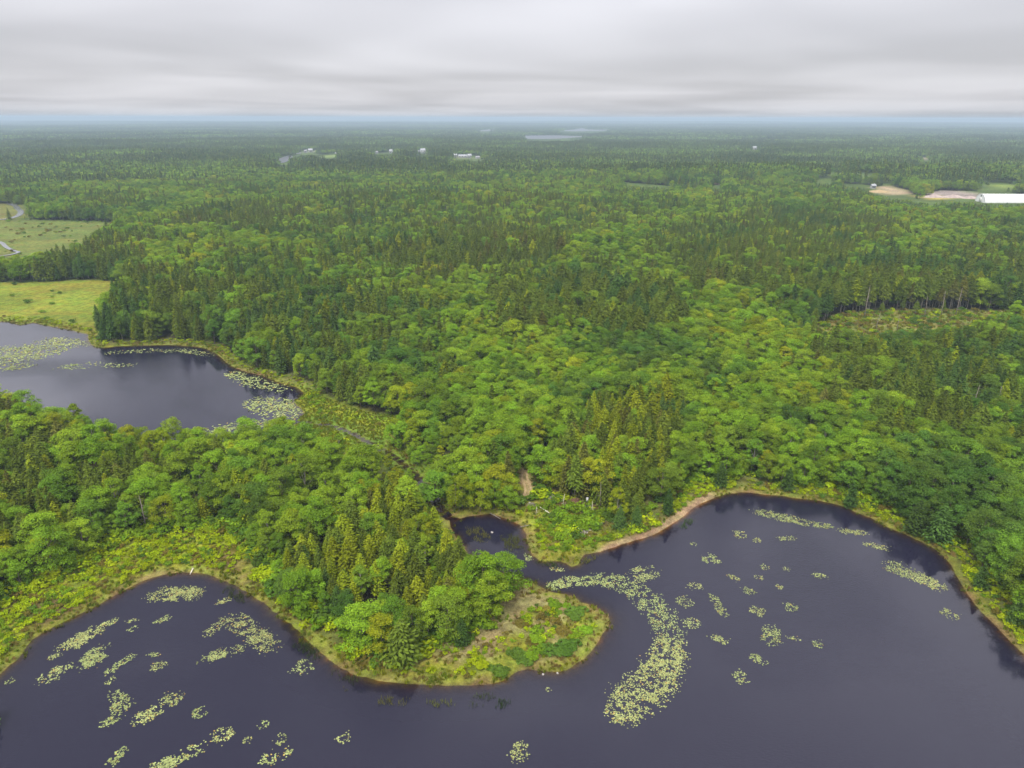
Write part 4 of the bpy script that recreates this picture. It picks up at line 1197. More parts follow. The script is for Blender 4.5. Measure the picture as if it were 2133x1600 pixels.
hx, hy = jitter_grid(-230, 150, 58, 330, 0.62, RS)
m = in_view(hx, hy, 0.3, 40); hx, hy = hx[m], hy[m]
hd = water_dist(hx, hy)
fwd2 = sdf(FORE_WOOD, hx, hy, 40); ti2 = sdf(TIP, hx, hy, 30); cl2 = sdf(CLEARING, hx, hy, 30); mr2 = sdf(MARSH, hx, hy, 30); hu, hv, _ = topx(hx, hy, np.full(hx.shape, 0.3))
hn = fbm(hx / 3.5, hy / 3.5, 141, 3)
p = np.where((hd > 0.2) & (hd < 3.0), 0.62 * sstep(0.28, 0.55, hn), 0)
p = np.where((ti2 < 0) & (hd > 0.6), 0.5 * sstep(0.30, 0.6, hn), p)
p = np.where((mr2 < 0) & (hd > 0.4), 0.7, p)
p = np.where((hd < 0.2) & (hd > -0.9), 0.25 * sstep(0.52, 0.62, hn), p)
p = np.where((cl2 < 0) & (hd > 0.4), 0.3, p)
p = np.where((fwd2 > 0) & (hd > 3) & (hu < 1000) & (hv > 1085) & (fwd2 < 26), 0.18, p)
p *= (sdf(BEACH, hx, hy, 20) > 0) | (hd > 2.2)
p *= sdf(path, hx, hy, 20) > 0.2
k_ = RS.uniform(size=len(hx)) < p
hx, hy, hd, hn, ti2, mr2 = [q[k_] for q in (hx, hy, hd, hn, ti2, mr2)]
gt = np.where(RS.uniform(size=len(hx)) < np.where(ti2 < 0, 0.62, 0.30), 1, 0)
gt = np.where(hd < 0.25, 3, gt); gt = np.where((mr2 < 0) & (RS.uniform(size=len(hx)) < 0.96), 0, gt)
gp = np.column_stack([hx, hy, np.maximum(height(hx, hy, hd), -0.15) - 0.03]); gs = RS.uniform(0.55, 1.0, len(hx))
mq = []
for poly, dens in ((CUT, 0.25),):
    q = rand_in(poly, dens, RS); q = q[water_dist(q[:, 0], q[:, 1]) > 0.8]; mq.append(q)
mq = np.concatenate(mq)
gp = np.vstack([gp, np.column_stack([mq, height(mq[:, 0], mq[:, 1]) - 0.05])]); gs = np.concatenate([gs, RS.uniform(1.0, 2.0, len(mq))])
gt = np.concatenate([gt, RS.choice([0, 0, 1, 3], len(mq))])
scatter('grass', 'grass_forms', gp, RS.integers(0, 3, len(gp)) * 4 + gt, RS.uniform(0, 6.28, len(gp)), gs, 'tufted sedge and grass along the shores and meadows', 'grass')
print('shrubs', ns, 'grass', len(gp))

# ------------------------------------------------------------------ lily pads: spine pixels, half width px, cover, place phrase
def pad_patch(spine, hw, cover, rng, rpad=(0.13, 0.27), ragged=0.5):
    c = G(spine); n = len(c)
    sp = np.asarray(spine, float)
    hw = np.broadcast_to(np.asarray(hw, float), (n,)) if not hasattr(hw, '__len__') else np.asarray(hw, float)
    # metres per pixel sideways and in depth at each spine point
    e = G(sp + [1, 0]) - c; f_ = G(sp + [0, 1]) - c
    mx_, my_ = np.linalg.norm(e, axis=1), np.linalg.norm(f_, axis=1)
    return c, (hw * my_ * 0.75 if sp[0, 1] < 930 else hw * mx_)
def make_pads(name, pts, radius_m, cover, label, group, rng, rpad):
    """pts: spine in metres; radius_m: half width at each point"""
    P = np.asarray(pts); Rm = np.asarray(radius_m)
    if len(P) == 1: P = np.vstack([P, P + [0.01, 0]]); Rm = np.array([Rm[0], Rm[0]])
    seg = np.linalg.norm(np.diff(P, axis=0), axis=1); cum = np.concatenate([[0], np.cumsum(seg)])
    area = float((seg * (Rm[1:] + Rm[:-1])).sum() + math.pi * Rm.mean() ** 2)
    n = int(area * cover / (math.pi * np.mean(rpad) ** 2) * 1.9) + 8
    t = rng.uniform(0, cum[-1], n)
    cx_, cy_ = np.interp(t, cum, P[:, 0]), np.interp(t, cum, P[:, 1]); rm = np.interp(t, cum, Rm)
    a = rng.uniform(0, 6.28, n); q = np.sqrt(rng.uniform(0, 1, n)) * 0.88 + np.abs(rng.normal(size=n)) * 0.2
    x = cx_ + np.cos(a) * q * rm; y = cy_ + np.sin(a) * q * rm
    sd_ = int(rng.integers(0, 9999))
    g = fbm(x / 0.75, y / 0.75, sd_, 3) + 0.35 * (fbm(x / 2.6, y / 2.6, sd_ + 9, 2) - 0.5) + rng.uniform(-0.2, 0.2, n)
    g -= 0.16 * np.clip(q - 0.5, 0, 1)
    k = g > np.quantile(g, 0.46)
    k &= water_dist(x, y) < -0.15
    x, y = x[k], y[k]; n = len(x)
    if n < 3: return None
    r = rng.uniform(*rpad, n); ph = rng.uniform(0, 6.28, n)
    o = P.mean(0)
    nv = 7
    an = ph[:, None] + 0.35 + np.arange(nv)[None, :] * (2 * math.pi - 0.7) / (nv - 1)   # round leaf with a notch
    z0 = 0.012 + rng.uniform(0, 0.02, n)
    tx_, ty_ = rng.normal(size=n) * 0.10, rng.normal(size=n) * 0.10
    up = rng.uniform(size=n) < 0.22
    tx_ = np.where(up, rng.normal(size=n) * 0.35, tx_); ty_ = np.where(up, rng.normal(size=n) * 0.35, ty_)
    dx, dy = np.cos(an) * r[:, None], np.sin(an) * r[:, None]
    rim = np.stack([x[:, None] - o[0] + dx, y[:, None] - o[1] + dy, z0[:, None] + np.maximum(0, dx * tx_[:, None] + dy * ty_[:, None]) + 0.01], -1)
    ctr = np.stack([x - o[0], y - o[1], z0], -1)[:, None]
    V = np.concatenate([ctr, rim], 1).reshape(-1, 3)
    b = (np.arange(n) * (nv + 1))[:, None]
    F = np.stack([np.concatenate([b, b + 1 + i_, b + 2 + i_], 1) for i_ in range(nv - 1)], 1).reshape(-1, 3)
    tn = (rng.uniform(0.5, 1.18, n) * np.where(rng.uniform(size=n) < 0.15, 0.6, 1.0))[:, None] * np.where((rng.uniform(size=n) < 0.07)[:, None], np.array([[1.2, 0.75, 0.55]]), np.array([[1.0, 1.0, 1.0]]))
    me = mesh('pads', V, F, [MAT['pad']], None, np.repeat(tn, nv + 1, 0))
    e = empty(name, (o[0], o[1], 0.0)); e.empty_display_size = 0.5
    tag(e, label, 'lily pads', group)
    ch = obj('pads', me, e); ch['kind'] = 'stuff'
    return e
RP = np.random.default_rng(99)
PADS = [  # (spine px, half-width px, cover, label or region for ordinal naming)
    ([(325, 1240), (405, 1236)], 24, .75, 'dense oval raft of lily pads at the head of the left bay'),
    ([(432, 1322), (470, 1290)], 13, .35, 'loose arm of lily pads left in the big ragged patch'),
    ([(488, 1290), (505, 1305), (535, 1325), (568, 1350)], 24, .5, 'large ragged lily patch off the peninsula\'s left shore'),
    ([(428, 1375), (460, 1360), (505, 1350)], 16, .5, 'lower arm of lily pads under the large ragged patch'),
    ([(140, 1350), (172, 1330), (200, 1312)], 22, .7, 'long dense lily patch slanting off the left shore'),
    ([(205, 1308), (240, 1293)], 10, .5, 'narrow tail of lily pads at the top of the slanting patch'),
    ([(170, 1384), (188, 1374), (208, 1358)], 22, .85, 'solid lily raft below the slanting patch at left'),
    ([(90, 1416), (115, 1405), (135, 1388)], 18, .38, 'open ring of lily pads nearest the left shore'),
    ([(105, 1370), (125, 1366)], 9, .4, 'thin lily wisp above the open ring at left'),
    ([(222, 1402), (250, 1384), (278, 1364)], 10, .5, 'thin lily streak right of the solid raft'),
    ([(306, 1366), (340, 1362)], 7, .3, 'left middle'), ([(330, 1389)], 15, .55, 'left middle'), ([(324, 1298), (350, 1285)], 8, .55, 'left middle'),
    ([(262, 1296), (288, 1291)], 6, .3, 'left middle'), ([(276, 1310)], 10, .3, 'left middle'), ([(230, 1418)], 12, .3, 'left middle'),
    ([(240, 1450), (255, 1475)], 20, .5, 'left low'), ([(215, 1508), (245, 1496)], 13, .5, 'left low'), ([(361, 1456)], 21, .6, 'left low'),
    ([(290, 1502), (325, 1478)], 20, .5, 'left low'), ([(417, 1484)], 17, .5, 'left low'), ([(462, 1532)], 22, .55, 'left low'),
    ([(320, 1602), (360, 1586), (390, 1568), (415, 1560)], 17, .7, 'long dense lily streak at the bottom edge, left'), ([(225, 1596), (242, 1578), (257, 1563)], 12, .6, 'lily streak at the bottom edge, farthest left'),
    ([(560, 1580)], 18, .55, 'left low'), ([(590, 1575), (604, 1560)], 10, .4, 'left low'), ([(548, 1510)], 13, .3, 'left low'), ([(585, 1540)], 15, .3, 'left low'), ([(516, 1542)], 10, .4, 'left low'),
    ([(715, 1537)], 15, .35, 'left low'), ([(631, 1391)], 22, .35, 'lily patch close under the peninsula\'s left shore'), ([(450, 1256), (475, 1250)], 9, .5, 'small lily strip right of the oval raft'),
    ([(20, 1420)], 9, .4, 'left low'), ([(1080, 1578), (1085, 1555)], 18, .45, 'bottom centre lily patch standing alone on open water'),
    ([(1141, 1224), (1180, 1213), (1235, 1207), (1290, 1212), (1330, 1235), (1360, 1262), (1385, 1290), (1396, 1320)], [12, 17, 20, 24, 28, 32, 34, 34], .5, 'upper limb of the great lily crescent by the peninsula tip'),
    ([(1396, 1335), (1392, 1370), (1372, 1405), (1345, 1435), (1312, 1465), (1290, 1490)], [30, 38, 46, 50, 48, 28], .66, 'dense lower end of the great lily crescent'),
    ([(1325, 1200), (1355, 1190)], 24, .35, 'loose lily spray above the great crescent'), ([(1150, 1184), (1172, 1187)], 8, .4, 'small lily patch under the clearing\'s point'),
    ([(1095, 1158), (1105, 1166)], 9, .45, 'small lily patch at the mouth of the cove'), ([(1143, 1438)], 7, .25, 'tiny lily group below the peninsula tip'),
    ([(1578, 1066), (1620, 1076), (1680, 1090)], 15, .6, 'longest lily band near the far right shore'), ([(1692, 1092), (1728, 1097)], 11, .6, 'lily band continuing right of the longest one'),
    ([(1752, 1106), (1798, 1110)], 11, .5, 'lily band in the tree reflections at upper right'), ([(1808, 1135), (1850, 1142)], 12, .4, 'lily patch above the large right bank patch'),
    ([(1858, 1180), (1900, 1195)], 24, .4, 'loose left half of the large lily patch by the right bank'), ([(1905, 1198), (1955, 1222)], 20, .65, 'dense right end of the large lily patch by the right bank'),
    ([(1978, 1280)], 18, .4, 'lone lily patch nearest the right bank, below the large one'),
    ([(1542, 1114)], 14, .5, 'right'), ([(1577, 1125)], 9, .5, 'right'), ([(1625, 1122), (1650, 1121)], 9, .4, 'right'), ([(1481, 1165)], 18, .5, 'right'), ([(1592, 1182)], 10, .35, 'right'),
    ([(1638, 1186)], 7, .3, 'right'), ([(1700, 1198), (1718, 1203)], 9, .4, 'right'), ([(1520, 1200), (1538, 1210)], 8, .45, 'right'), ([(1580, 1203)], 10, .35, 'right'), ([(1447, 1222)], 15, .35, 'right'),
    ([(1560, 1230)], 13, .4, 'right'), ([(1620, 1223)], 10, .35, 'right'), ([(1427, 1253)], 17, .45, 'right'), ([(1485, 1242), (1497, 1262), (1508, 1280)], 11, .45, 'right'), ([(1578, 1273)], 17, .45, 'right'),
    ([(1647, 1266)], 14, .45, 'right'), ([(1610, 1310), (1605, 1335)], 20, .4, 'right'), ([(1640, 1328), (1665, 1332)], 7, .25, 'right'), ([(1704, 1341)], 12, .4, 'right'), ([(1485, 1328), (1515, 1337)], 12, .45, 'right'),
    ([(1569, 1368), (1590, 1381)], 12, .45, 'right'), ([(1545, 1412)], 18, .4, 'right'), ([(1441, 1298)], 16, .5, 'right'), ([(1445, 1133)], 7, .3, 'right'),
    ([(-40, 742), (60, 735), (110, 728)], [24, 24, 14], .5, 'broad pale lily field at the far left of the left pond'), ([(0, 765), (60, 762)], 9, .35, 'lower pale lily drift at the left pond\'s left edge'), ([(90, 708), (150, 712), (180, 716)], 8, .4, 'lily drift under the meadow in the left pond'),
    ([(130, 765), (190, 760)], 8, .25, 'faint lily drift in the middle of the left pond'), ([(225, 735), (300, 731), (380, 730), (440, 740)], 5, .35, 'lily strip in the dark reflections of the left pond'), ([(215, 760), (270, 762)], 6, .22, 'thin lily scatter below the strip in the left pond'),
    ([(480, 778), (530, 797), (590, 812)], [7, 11, 10], .5, 'lily shoal along the left pond\'s right shore'), ([(540, 838), (580, 850), (612, 858)], [16, 24, 22], .7, 'dense lily shoal in the left pond\'s right corner'), ([(430, 898), (500, 886), (575, 882)], 12, .75, 'lily band along the near shore of the left pond'),
]
auto = {}
for e_ in PADS:
    if e_[3] in ('left middle', 'left low', 'right'): auto.setdefault(e_[3], []).append(e_)
names_auto = {}
for reg, es in auto.items():
    ph = {'left middle': 'small lily patch amid the left bay', 'left low': 'lily patch on open water at lower left', 'right': 'small lily patch on the open right water'}[reg]
    es.sort(key=lambda e_: e_[0][0][1])
    rows = [es[a:a + 6] for a in range(0, len(es), 6)]
    for ri, row in enumerate(rows):
        row.sort(key=lambda e_: e_[0][0][0])
        for q, e_ in enumerate(row):
            names_auto[id(e_)] = '%s, %s row down, %s from left' % (ph, ORD[ri], ORD[q])
npad = 0
for e_ in PADS:
    spn, hw, cov, lab = e_
    lab = names_auto.get(id(e_), lab)
    c, rm = pad_patch(spn, hw, cov, RP)
    far = spn[0][1] < 930
    if make_pads('lily_patch', c, rm, cov * (1.0 if not far else 0.9), lab, 'lily patches floating on the ponds', RP, (0.06, 0.135) if not far else (0.14, 0.34)): npad += 1

# ------------------------------------------------------------------ reeds standing in the shallows
REEDS = [([(790, 1461), (845, 1463)], 10, 'olive strip of reeds off the front shore, left of two', 1), ([(892, 1467), (940, 1466)], 9, 'olive strip of reeds off the front shore, right of two', 1),
         ([(990, 1462), (1018, 1458)], 17, 'dark reed bed off the front shore below the notch', 0), ([(1035, 1468), (1060, 1466)], 12, 'dark reed bed nearest the tip on the front shore', 0),
         ([(700, 1402), (735, 1420)], 14, 'dark reeds along the peninsula\'s left shore, lower bed', 0), ([(620, 1340), (660, 1370)], 14, 'dark reeds along the peninsula\'s left shore, middle bed', 0),
         ([(470, 1228), (510, 1252)], 12, 'dark reeds right of the head of the left bay', 0), ([(985, 1105), (1005, 1122)], 18, 'olive reed clump in the left of the black cove', 1),
         ([(1060, 1125), (1080, 1140)], 24, 'large olive reed bed at the right side of the cove', 1), ([(1120, 1172), (1165, 1180)], 10, 'green reeds under the clearing\'s point', 0),
         ([(1215, 1172), (1240, 1160)], 8, 'green reeds right of the clearing\'s point', 1), ([(1420, 1100), (1438, 1085)], 9, 'faint reeds by the sandy far shore', 0), ([(721, 1433)], 10, 'small olive reed clump below the lower left bed', 1)]
for spn, hw, lab, mt in REEDS:
    c, rm = pad_patch(spn, hw, 1, RP)
    if len(c) == 1: c = np.vstack([c, c + 0.05]); rm = np.array([rm[0]] * 2)
    L_ = np.linalg.norm(c[1] - c[0]); area = 2 * L_ * rm.mean() + 3.1 * rm.mean() ** 2
    n_ = int(area * 26); t = RP.uniform(0, 1, n_); a = RP.uniform(0, 6.28, n_); q = np.sqrt(RP.uniform(0, 1, n_)) * 1.1
    x = c[0, 0] + (c[1, 0] - c[0, 0]) * t + np.cos(a) * q * rm.mean(); y = c[0, 1] + (c[1, 1] - c[0, 1]) * t + np.sin(a) * q * rm.mean()
    g = fbm(x / 0.9, y / 0.9, 7, 2); k = (g > 0.42) & (water_dist(x, y) < 0.3); x, y = x[k], y[k]; n_ = len(x)
    if n_ < 4: continue
    h_ = RP.uniform(0.25, 0.7, n_); a = RP.uniform(0, 6.28, n_); o = c.mean(0)
    b0 = np.column_stack([x - o[0], y - o[1], np.full(n_, -0.12)]); s_ = np.column_stack([np.cos(a), np.sin(a), 0 * a]) * 0.028
    ln = np.column_stack([RP.normal(size=(n_, 2)) * 0.12, h_]); top = b0 + ln + [0, 0, 0.12]; mid = b0 + ln * 0.55 + [0, 0, 0.1]
    V = np.stack([b0 - s_, b0 + s_, mid + s_ * 0.9, top, mid - s_ * 0.9], 1).reshape(-1, 3); F = np.arange(5 * n_).reshape(n_, 5)
    me = mesh('blades', V, F, [MAT['reed'] if mt == 0 else MAT['olive reed']], None, np.repeat(RP.uniform(0.7, 1.25, n_), 5)[:, None] * np.ones(3))
    e = empty('reed_bed', (o[0], o[1], 0)); tag(e, lab, 'reeds', 'reed beds in the shallows')
    ch = obj('blades', me, e); ch['kind'] = 'stuff'

# ------------------------------------------------------------------ dead trees, logs, stones, brush, box
DEAD = [((1233, 1068), 2.8, 0, 'bare pale trunk standing beside the grey box in the clearing'), ((1172, 1056), 3.2, 1, 'thin dead stem behind the pale stones in the clearing'), ((1117, 1073), 2.2, 2, 'short dead stem at the end of the fallen pale log'),
        ((1800, 662), 14, 0, 'tallest bare trunk at the edge of the distant cut'), ((1823, 690), 8, 1, 'leafless grey tree alone in the distant cut, left'), ((1868, 692), 7, 2, 'leafless grey tree in the middle of the distant cut'),
        ((1925, 664), 10, 0, 'bare trunk right of centre behind the distant cut'), ((1990, 658), 12, 1, 'dead grey tree at the right of the distant cut'), ((1960, 659), 11, 2, 'dead trunk left of the dead tree at the distant cut'),
        ((640, 705), 9, 1, 'grey dead tree on the left pond\'s north shore'), ((318, 704), 9, 0, 'dead grey tree near the left end of the north shore'), ((520, 745), 8, 2, 'dead brown tree where the left pond shore turns'),
        ((950, 1062), 6.5, 2, 'dead brown-limbed tree above the black cove'), ((305, 1100), 7.5, 0, 'dead leaning stem among the near wood above the left bay'), ((1250, 1062), 6.5, 1, 'dead grey tree behind the grey box'),
        ((2020, 870), 10, 0, 'pale dead trunk in the conifers at far right, left one'), ((2070, 865), 9, 2, 'pale dead trunk in the conifers at far right, right one')]
dp = GH([d[0] for d in DEAD])
for k, (pxy, h, v, lab) in enumerate(DEAD):
    o = obj('dead_tree', d_mesh[v], None, tuple(dp[k]), RP.uniform(0, 6.28), (h / 10 * 0.8 + 0.2, h / 10 * 0.8 + 0.2, h / 10)); tag(o, lab, 'dead tree', 'bare dead trees')
    if h < 4: o.material_slots[0].link = 'OBJECT'; o.material_slots[0].material = MAT['white wood']
def log(p1, p2, r, mat, lab, z=0.1, dip=0.0):
    a, b = GH([p1, p2]); a = a + [0, 0, z]; b = b + [0, 0, z - dip]
    o = (a + b) / 2
    V, F = tube(np.array([a - o, (a + b) / 2 - o + [0, 0, 0.05], b - o]), [r, r * 0.85, r * 0.45], 7)
    parts = [(V, F, 0, (1, 1, 1))]; rg = np.random.default_rng(int(p1[0]))
    for q in range(4):
        t = rg.uniform(0.35, 0.95); s0 = (a - o) * (1 - t) + (b - o) * t; dv = rg.normal(size=3); dv[2] = abs(dv[2]) + 0.3
        V, F = tube(np.array([s0, s0 + dv * 0.28]), [r * 0.4, r * 0.12], 4); parts.append((V, F, 0, (1, 1, 1)))
    return tag(obj('fallen_log', build('log', parts, [mat]), None, tuple(o)), lab, 'log', 'fallen logs by the water')
log((1119, 1056), (1146, 1073), 0.13, MAT['white wood'], 'long pale log lying slantwise in the brushy clearing', 0.35)
log((1191, 1061), (1219, 1069), 0.12, MAT['dead wood'], 'grey log along the edge of the red brush pile', 0.3)
log((1246, 1064), (1258, 1064), 0.09, MAT['white wood'], 'short pale log under the trees right of the grey box', 0.2)
log((403, 1186), (396, 1198), 0.12, MAT['white wood'], 'white driftwood log sticking into the left bay', 0.25, 0.1)
log((1020, 1070), (1043, 1083), 0.09, MAT['dead wood'], 'thin grey log reaching into the black cove', 0.18, 0.0)
log((1083, 1100), (1106, 1095), 0.08, MAT['dead wood'], 'short grey log on the right bank of the cove', 0.2)
log((1240, 1098), (1262, 1090), 0.07, MAT['dead wood'], 'thin stick lying across the clearing\'s right side', 0.3)
def rock(p, r, lab, seed, dz=0.0):
    rg = np.random.default_rng(seed); n_, k_ = 9, 6; V = []
    for i_ in range(k_):
        th2 = math.pi * i_ / (k_ - 1)
        for j_ in range(n_):
            a = 2 * math.pi * j_ / n_; rr2 = r * rg.uniform(0.78, 1.15)
            V.append((rr2 * math.sin(th2) * math.cos(a), rr2 * math.sin(th2) * math.sin(a) * 0.8, rr2 * 0.62 * math.cos(th2)))
    F = np.array([[i_ * n_ + j_, (i_ + 1) * n_ + j_, (i_ + 1) * n_ + (j_ + 1) % n_, i_ * n_ + (j_ + 1) % n_] for i_ in range(k_ - 1) for j_ in range(n_)])
    q = GH([p])[0]
    tag(obj('boulder', mesh('boulder', np.array(V), F, [MAT['stone']]), None, (q[0], q[1], max(q[2], -0.1) + r * 0.3 + dz), rg.uniform(0, 6)), lab, 'rock', 'pale stones')
rock((1131, 1406), 0.24, 'pale stone in the shallows below the tip, left one', 1); rock((1161, 1403), 0.22, 'pale stone in the shallows below the tip, right one', 2)
rock((1166, 1057), 0.38, 'pale stone in the clearing, left one', 3); rock((1180, 1056), 0.36, 'pale stone in the clearing, right one', 4)
rock((1025, 1118), 0.34, 'pale stone in the middle of the black cove', 5); rock((1103, 1048), 0.3, 'pale stone by the foot of the track', 6)
def brush(p, rad, h, n_, mat, lab, seed):
    rg = np.random.default_rng(seed); parts = []
    for q in range(n_):
        a = rg.uniform(0, 6.28); c = np.array([*(rg.normal(size=2) * rad * 0.42), 0]); c[2] = h * max(0.05, 1 - np.hypot(c[0], c[1]) / rad) * rg.uniform(0.2, 1)
        l = rg.uniform(0.5, 1.5); dv = np.array([math.cos(a), math.sin(a), rg.normal() * 0.3]) * l
        V, F = tube(np.array([c - dv / 2, c + [0, 0, 0.08], c + dv / 2]), [0.035, 0.028, 0.01], 4); parts.append((V, F, 0, (1, 1, 1)))
    q = GH([p])[0]; e = empty('brush_pile', (q[0], q[1], q[2])); tag(e, lab, 'brush pile')
    ch = obj('branches', build('branches', parts, [mat]), e); ch['kind'] = 'stuff'
brush((1200, 1048), 2.6, 1.1, 420, MAT['red brush'], 'reddish heap of dead branches under the trees by the clearing', 11)
brush((1214, 1060), 1.8, 0.7, 200, MAT['dead wood'], 'grey-brown heap of branches below the reddish heap', 12)
brush((1152, 1041), 2.0, 0.7, 220, MAT['dead wood'], 'grey tangle of dead branches right of the track', 13)
brush((1217, 1106), 1.6, 0.6, 150, MAT['white wood'], 'bleached tangle of dead branches low in the clearing', 14)
brush((1108, 1054), 1.3, 0.4, 90, MAT['dead wood'], 'small scatter of sticks at the foot of the track', 15)
q = GH([(1223, 1049)])[0]
e = empty('utility_box', tuple(q), 0.3); tag(e, 'small pale grey upright box under the trees beside the reddish brush', 'box')
obj('post', build('post', [(*boxa((0, 0.05, 0.25), (0.09, 0.09, 0.6)), 0, (1, 1, 1))], [MAT['dead wood']]), e)
obj('body', build('body', [(*boxa((0, 0, 0.98), (0.42, 0.26, 0.86)), 0, (1, 1, 1))], [MAT['box']]), e)
obj('lid', build('lid', [(*boxa((0, -0.01, 1.435), (0.48, 0.33, 0.05)), 0, (1, 1, 1))], [MAT['box']]), e)
obj('door', build('door', [(*boxa((0, -0.14, 0.98), (0.34, 0.02, 0.72)), 0, (1, 1, 1))], [MAT['box']]), e)
# two wheel ruts of the track
for sgn in (-1, 1):
    c = smooth(G(PATH_PX), 4, False); t = np.gradient(c, axis=0); t /= np.linalg.norm(t, axis=1)[:, None]
    nn = np.stack([-t[:, 1], t[:, 0]], 1); mid = c + nn * 0.62 * sgn
    zc_ = height(mid[:, 0], mid[:, 1])
    V = np.vstack([np.column_stack([mid + nn * 0.26, zc_ + 0.04]), np.column_stack([mid - nn * 0.26, zc_ + 0.04])]); m_ = len(mid)
    F = np.array([[a, a + 1, m_ + a + 1, m_ + a] for a in range(m_ - 1)])
    tag(obj('path', mesh('path', V, F, [MAT['dirt']])), 'sandy wheel rut of the track, %s of two' % ('right' if sgn < 0 else 'left'), 'path', None, 'structure')

# ------------------------------------------------------------------ the long white hoop building
b0 = GH([(2041, 421)])[0]
e = empty('hoop_barn', tuple(b0), R(-2)); tag(e, 'long white arched barn at the right edge among far trees', 'barn')
LB, WB, HB = 95.0, 17.0, 8.0
prof = [(-WB / 2 + 0.0, 0.0), (-WB / 2 + 0.05, 1.8), (-WB / 2 + 0.9, 4.0), (-WB / 2 + 2.6, 6.0), (-WB / 2 + 5.0, 7.4), (0, HB), (WB / 2 - 5.0, 7.4), (WB / 2 - 2.6, 6.0), (WB / 2 - 0.9, 4.0), (WB / 2 - 0.05, 1.8), (WB / 2, 0.0)]
nb = 16; xs = np.linspace(0, LB, nb + 1)
for k in range(nb):                                  # each sheeting bay its own panel, with a rib proud at each joint
    V = np.array([(xs[k] + 0.06 + (xs[k + 1] - xs[k] - 0.12) * s_, y, z) for s_ in (0, 1) for y, z in prof]); m_ = len(prof)
    obj('cover_panel', mesh('cover_panel', V, np.array([[a, a + 1, m_ + a + 1, m_ + a] for a in range(m_ - 1)]), [MAT['sheet white']], smooth_=True), e)
for k in range(nb + 1):
    V, F = tube(np.array([(xs[k], y * 1.004, z * 1.004) for y, z in prof]), [0.12] * len(prof), 5)
    obj('rib', mesh('rib', V, F, [MAT['sheet white']]), e)
V = np.array([(0.15, y, z) for y, z in prof]); gable = obj('end_wall', mesh('end_wall', V, np.arange(len(prof))[None, :], [MAT['sheet white']]), e)
dr = obj('door', build('door', [(*boxa((0.05, 0, 2.2), (0.12, 4.2, 4.4)), 0, (1, 1, 1))], [MAT['box']]), e)
obj('vent', build('vent', [(*boxa((0.05, 0, 6.2), (0.1, 1.6, 1.2)), 0, (1, 1, 1))], [MAT['window']]), e)
V = np.array([(LB - 0.15, y, z) for y, z in prof]); obj('end_wall', mesh('end_wall', V, np.arange(len(prof))[None, ::-1], [MAT['sheet white']]), e)
for (pxy, rx, ry, h, lab, sd_) in (((1945, 411), 12, 8, 3.6, 'pinkish gravel heap left of the white barn, left one', 1), ((1985, 411), 15, 9, 3.0, 'pinkish gravel heap left of the white barn, middle one', 2), ((2020, 413), 11, 8, 2.4, 'gravel heap nearest the white barn', 3), ((1830, 400), 16, 9, 2.6, 'tan soil heap at the left end of the pit', 4)):
    q = GH([pxy])[0]; rg = np.random.default_rng(sd_); V = []; k_, n_ = 7, 20
    for i_ in range(k_):
        for j_ in range(n_):
            a = 2 * math.pi * j_ / n_; f_ = i_ / (k_ - 1)
            V.append((rx * f_ * math.cos(a) * rg.uniform(0.85, 1.1), ry * f_ * math.sin(a) * rg.uniform(0.85, 1.1), h * (1 - f_) ** 1.1 * rg.uniform(0.8, 1.1) - (0.5 if i_ == k_ - 1 else 0)))
    F = np.array([[i_ * n_ + j_, (i_ + 1) * n_ + j_, (i_ + 1) * n_ + (j_ + 1) % n_, i_ * n_ + (j_ + 1) % n_] for i_ in range(k_ - 1) for j_ in range(n_)])
    tag(obj('gravel_heap', mesh('gravel_heap', np.array(V), F, [MAT['gravel'] if sd_ < 4 else MAT['dirt']]), None, tuple(q)), lab, 'gravel heap', 'heaps in the pit')

# ------------------------------------------------------------------ far houses
def house(p, w, d, h, rz, roof, lab, lift=0.0):
    q = GH([p])[0]
    e = empty('house', (q[0], q[1], q[2] + lift), rz); tag(e, lab, 'house', 'far houses')
    V, F = boxa((0, 0, h / 2 - 1), (w, d, h + 2)); parts = [(V, F, 0, (1, 1, 1))]
    rh = d * 0.42
    V = np.array([(-w / 2, -d / 2, h), (-w / 2, d / 2, h), (-w / 2, 0, h + rh), (w / 2, -d / 2, h), (w / 2, d / 2, h), (w / 2, 0, h + rh)]); parts.append((V, [np.array([[0, 1, 2], [3, 5, 4]])], 0, (1, 1, 1)))
    obj('wall', build('wall', parts, [MAT['siding']]), e)
    ov = 0.5
    V = np.array([(-w / 2 - ov, -d / 2 - ov, h - 0.3), (w / 2 + ov, -d / 2 - ov, h - 0.3), (w / 2 + ov, 0, h + rh + 0.1), (-w / 2 - ov, 0, h + rh + 0.1), (w / 2 + ov, d / 2 + ov, h - 0.3), (-w / 2 - ov, d / 2 + ov, h - 0.3)])
    V2 = V + [0, 0, 0.25]; VV = np.vstack([V, V2])
    F = np.array([[0, 3, 2, 1], [3, 5, 4, 2], [6, 7, 8, 9], [9, 8, 10, 11], [0, 1, 7, 6], [5, 11, 10, 4]])
    rf = obj('roof', mesh('roof', VV, F, [roof]), e)
    obj('chimney', build('chimney', [(*boxa((w * 0.2, 0.4, h + rh + 0.3), (0.8, 0.8, 1.8)), 0, (1, 1, 1))], [MAT['stone']]), rf)
    for k, xw in enumerate(np.linspace(-w * 0.32, w * 0.32, 3)):
        wd = obj('window' if k != 1 else 'door', build('opening', [(*boxa((xw, -d / 2 - 0.03, h * 0.52 if k != 1 else 1.05), (1.4, 0.08, 1.5 if k != 1 else 2.1)), 0, (1, 1, 1))], [MAT['window']]), e)
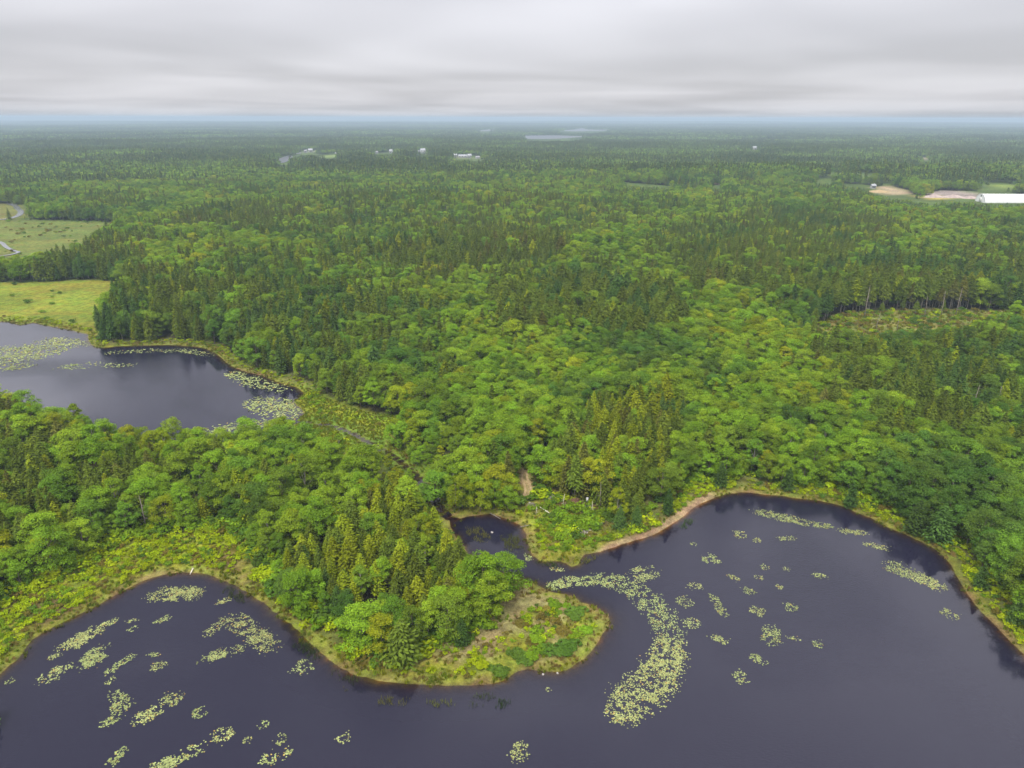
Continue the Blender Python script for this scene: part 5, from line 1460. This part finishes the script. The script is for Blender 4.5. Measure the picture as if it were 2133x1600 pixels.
HOUSES = [((881, 321), 13, 11, 6.5, 0.25, 'pale roofing', 'largest white far house, with gable, on the wooded rise', 3), ((873, 321), 7, 6, 3.2, 0.2, 'pale roofing', 'low white annex just left of the largest far house', 3),
          ((815, 321), 9, 8, 5, -0.3, 'pale roofing', 'white far house left of the largest one', 3), ((784, 321.5), 9, 7, 3, 0.1, 'roofing', 'low grey-roofed far house, second left of the largest', 2),
          ((842, 320.5), 8, 6, 3, 0.1, 'roofing', 'small far house between the two white ones', 2), ((978, 330), 9, 8, 5, 0.2, 'pale roofing', 'white far house at the right end of the open strip', 2),
          ((949, 328.5), 8, 7, 4, -0.1, 'pale roofing', 'white far shed at the left end of the open strip', 2), ((964, 329), 22, 7, 2.6, -0.12, 'pale roofing', 'long low pale building on the open strip', 2),
          ((995, 331), 10, 7, 2.5, 0.1, 'roofing', 'low tan far building right of the open strip', 1), ((647, 317), 12, 9, 4, 0.2, 'pale roofing', 'far house above the pale lake, right one', 2), ((637, 318.5), 8, 7, 3, 0, 'roofing', 'far house above the pale lake, left one', 2),
          ((702, 324), 8, 6, 3, 0.1, 'pale roofing', 'lone small far house by the little green field', 2), ((1571, 313), 12, 9, 4.5, 0.2, 'pale roofing', 'lone pale far house in the forest at upper right', 3), ((1818, 393), 6, 5, 3, 0.1, 'pale roofing', 'small white shed at the left end of the gravel pit', 1)]
for p_, w_, d_, h_, rz_, rf_, lab_, lf_ in HOUSES: house(p_, w_ * 0.8, d_ * 0.8, h_ * 0.75, rz_, MAT[rf_], lab_, lf_)

# ------------------------------------------------------------------ the air
V, F = boxa((0, 15000, 43.5), (96000, 66000, 97))
hz = bpy.data.materials.new('haze'); hz.use_nodes = True
ht = hz.node_tree; ht.nodes.clear()
ho = ht.nodes.new('ShaderNodeOutputMaterial'); hv_ = ht.nodes.new('ShaderNodeVolumePrincipled')
hv_.inputs['Color'].default_value = (0.51, 0.645, 0.76, 1); hv_.inputs['Density'].default_value = 1.85e-4
hv_.inputs['Anisotropy'].default_value = 0.0
ht.links.new(hv_.outputs[0], ho.inputs['Volume'])
tag(obj('haze', mesh('haze', V, F, [hz])), 'thin blue haze thickening towards the horizon', 'haze', None, 'stuff')
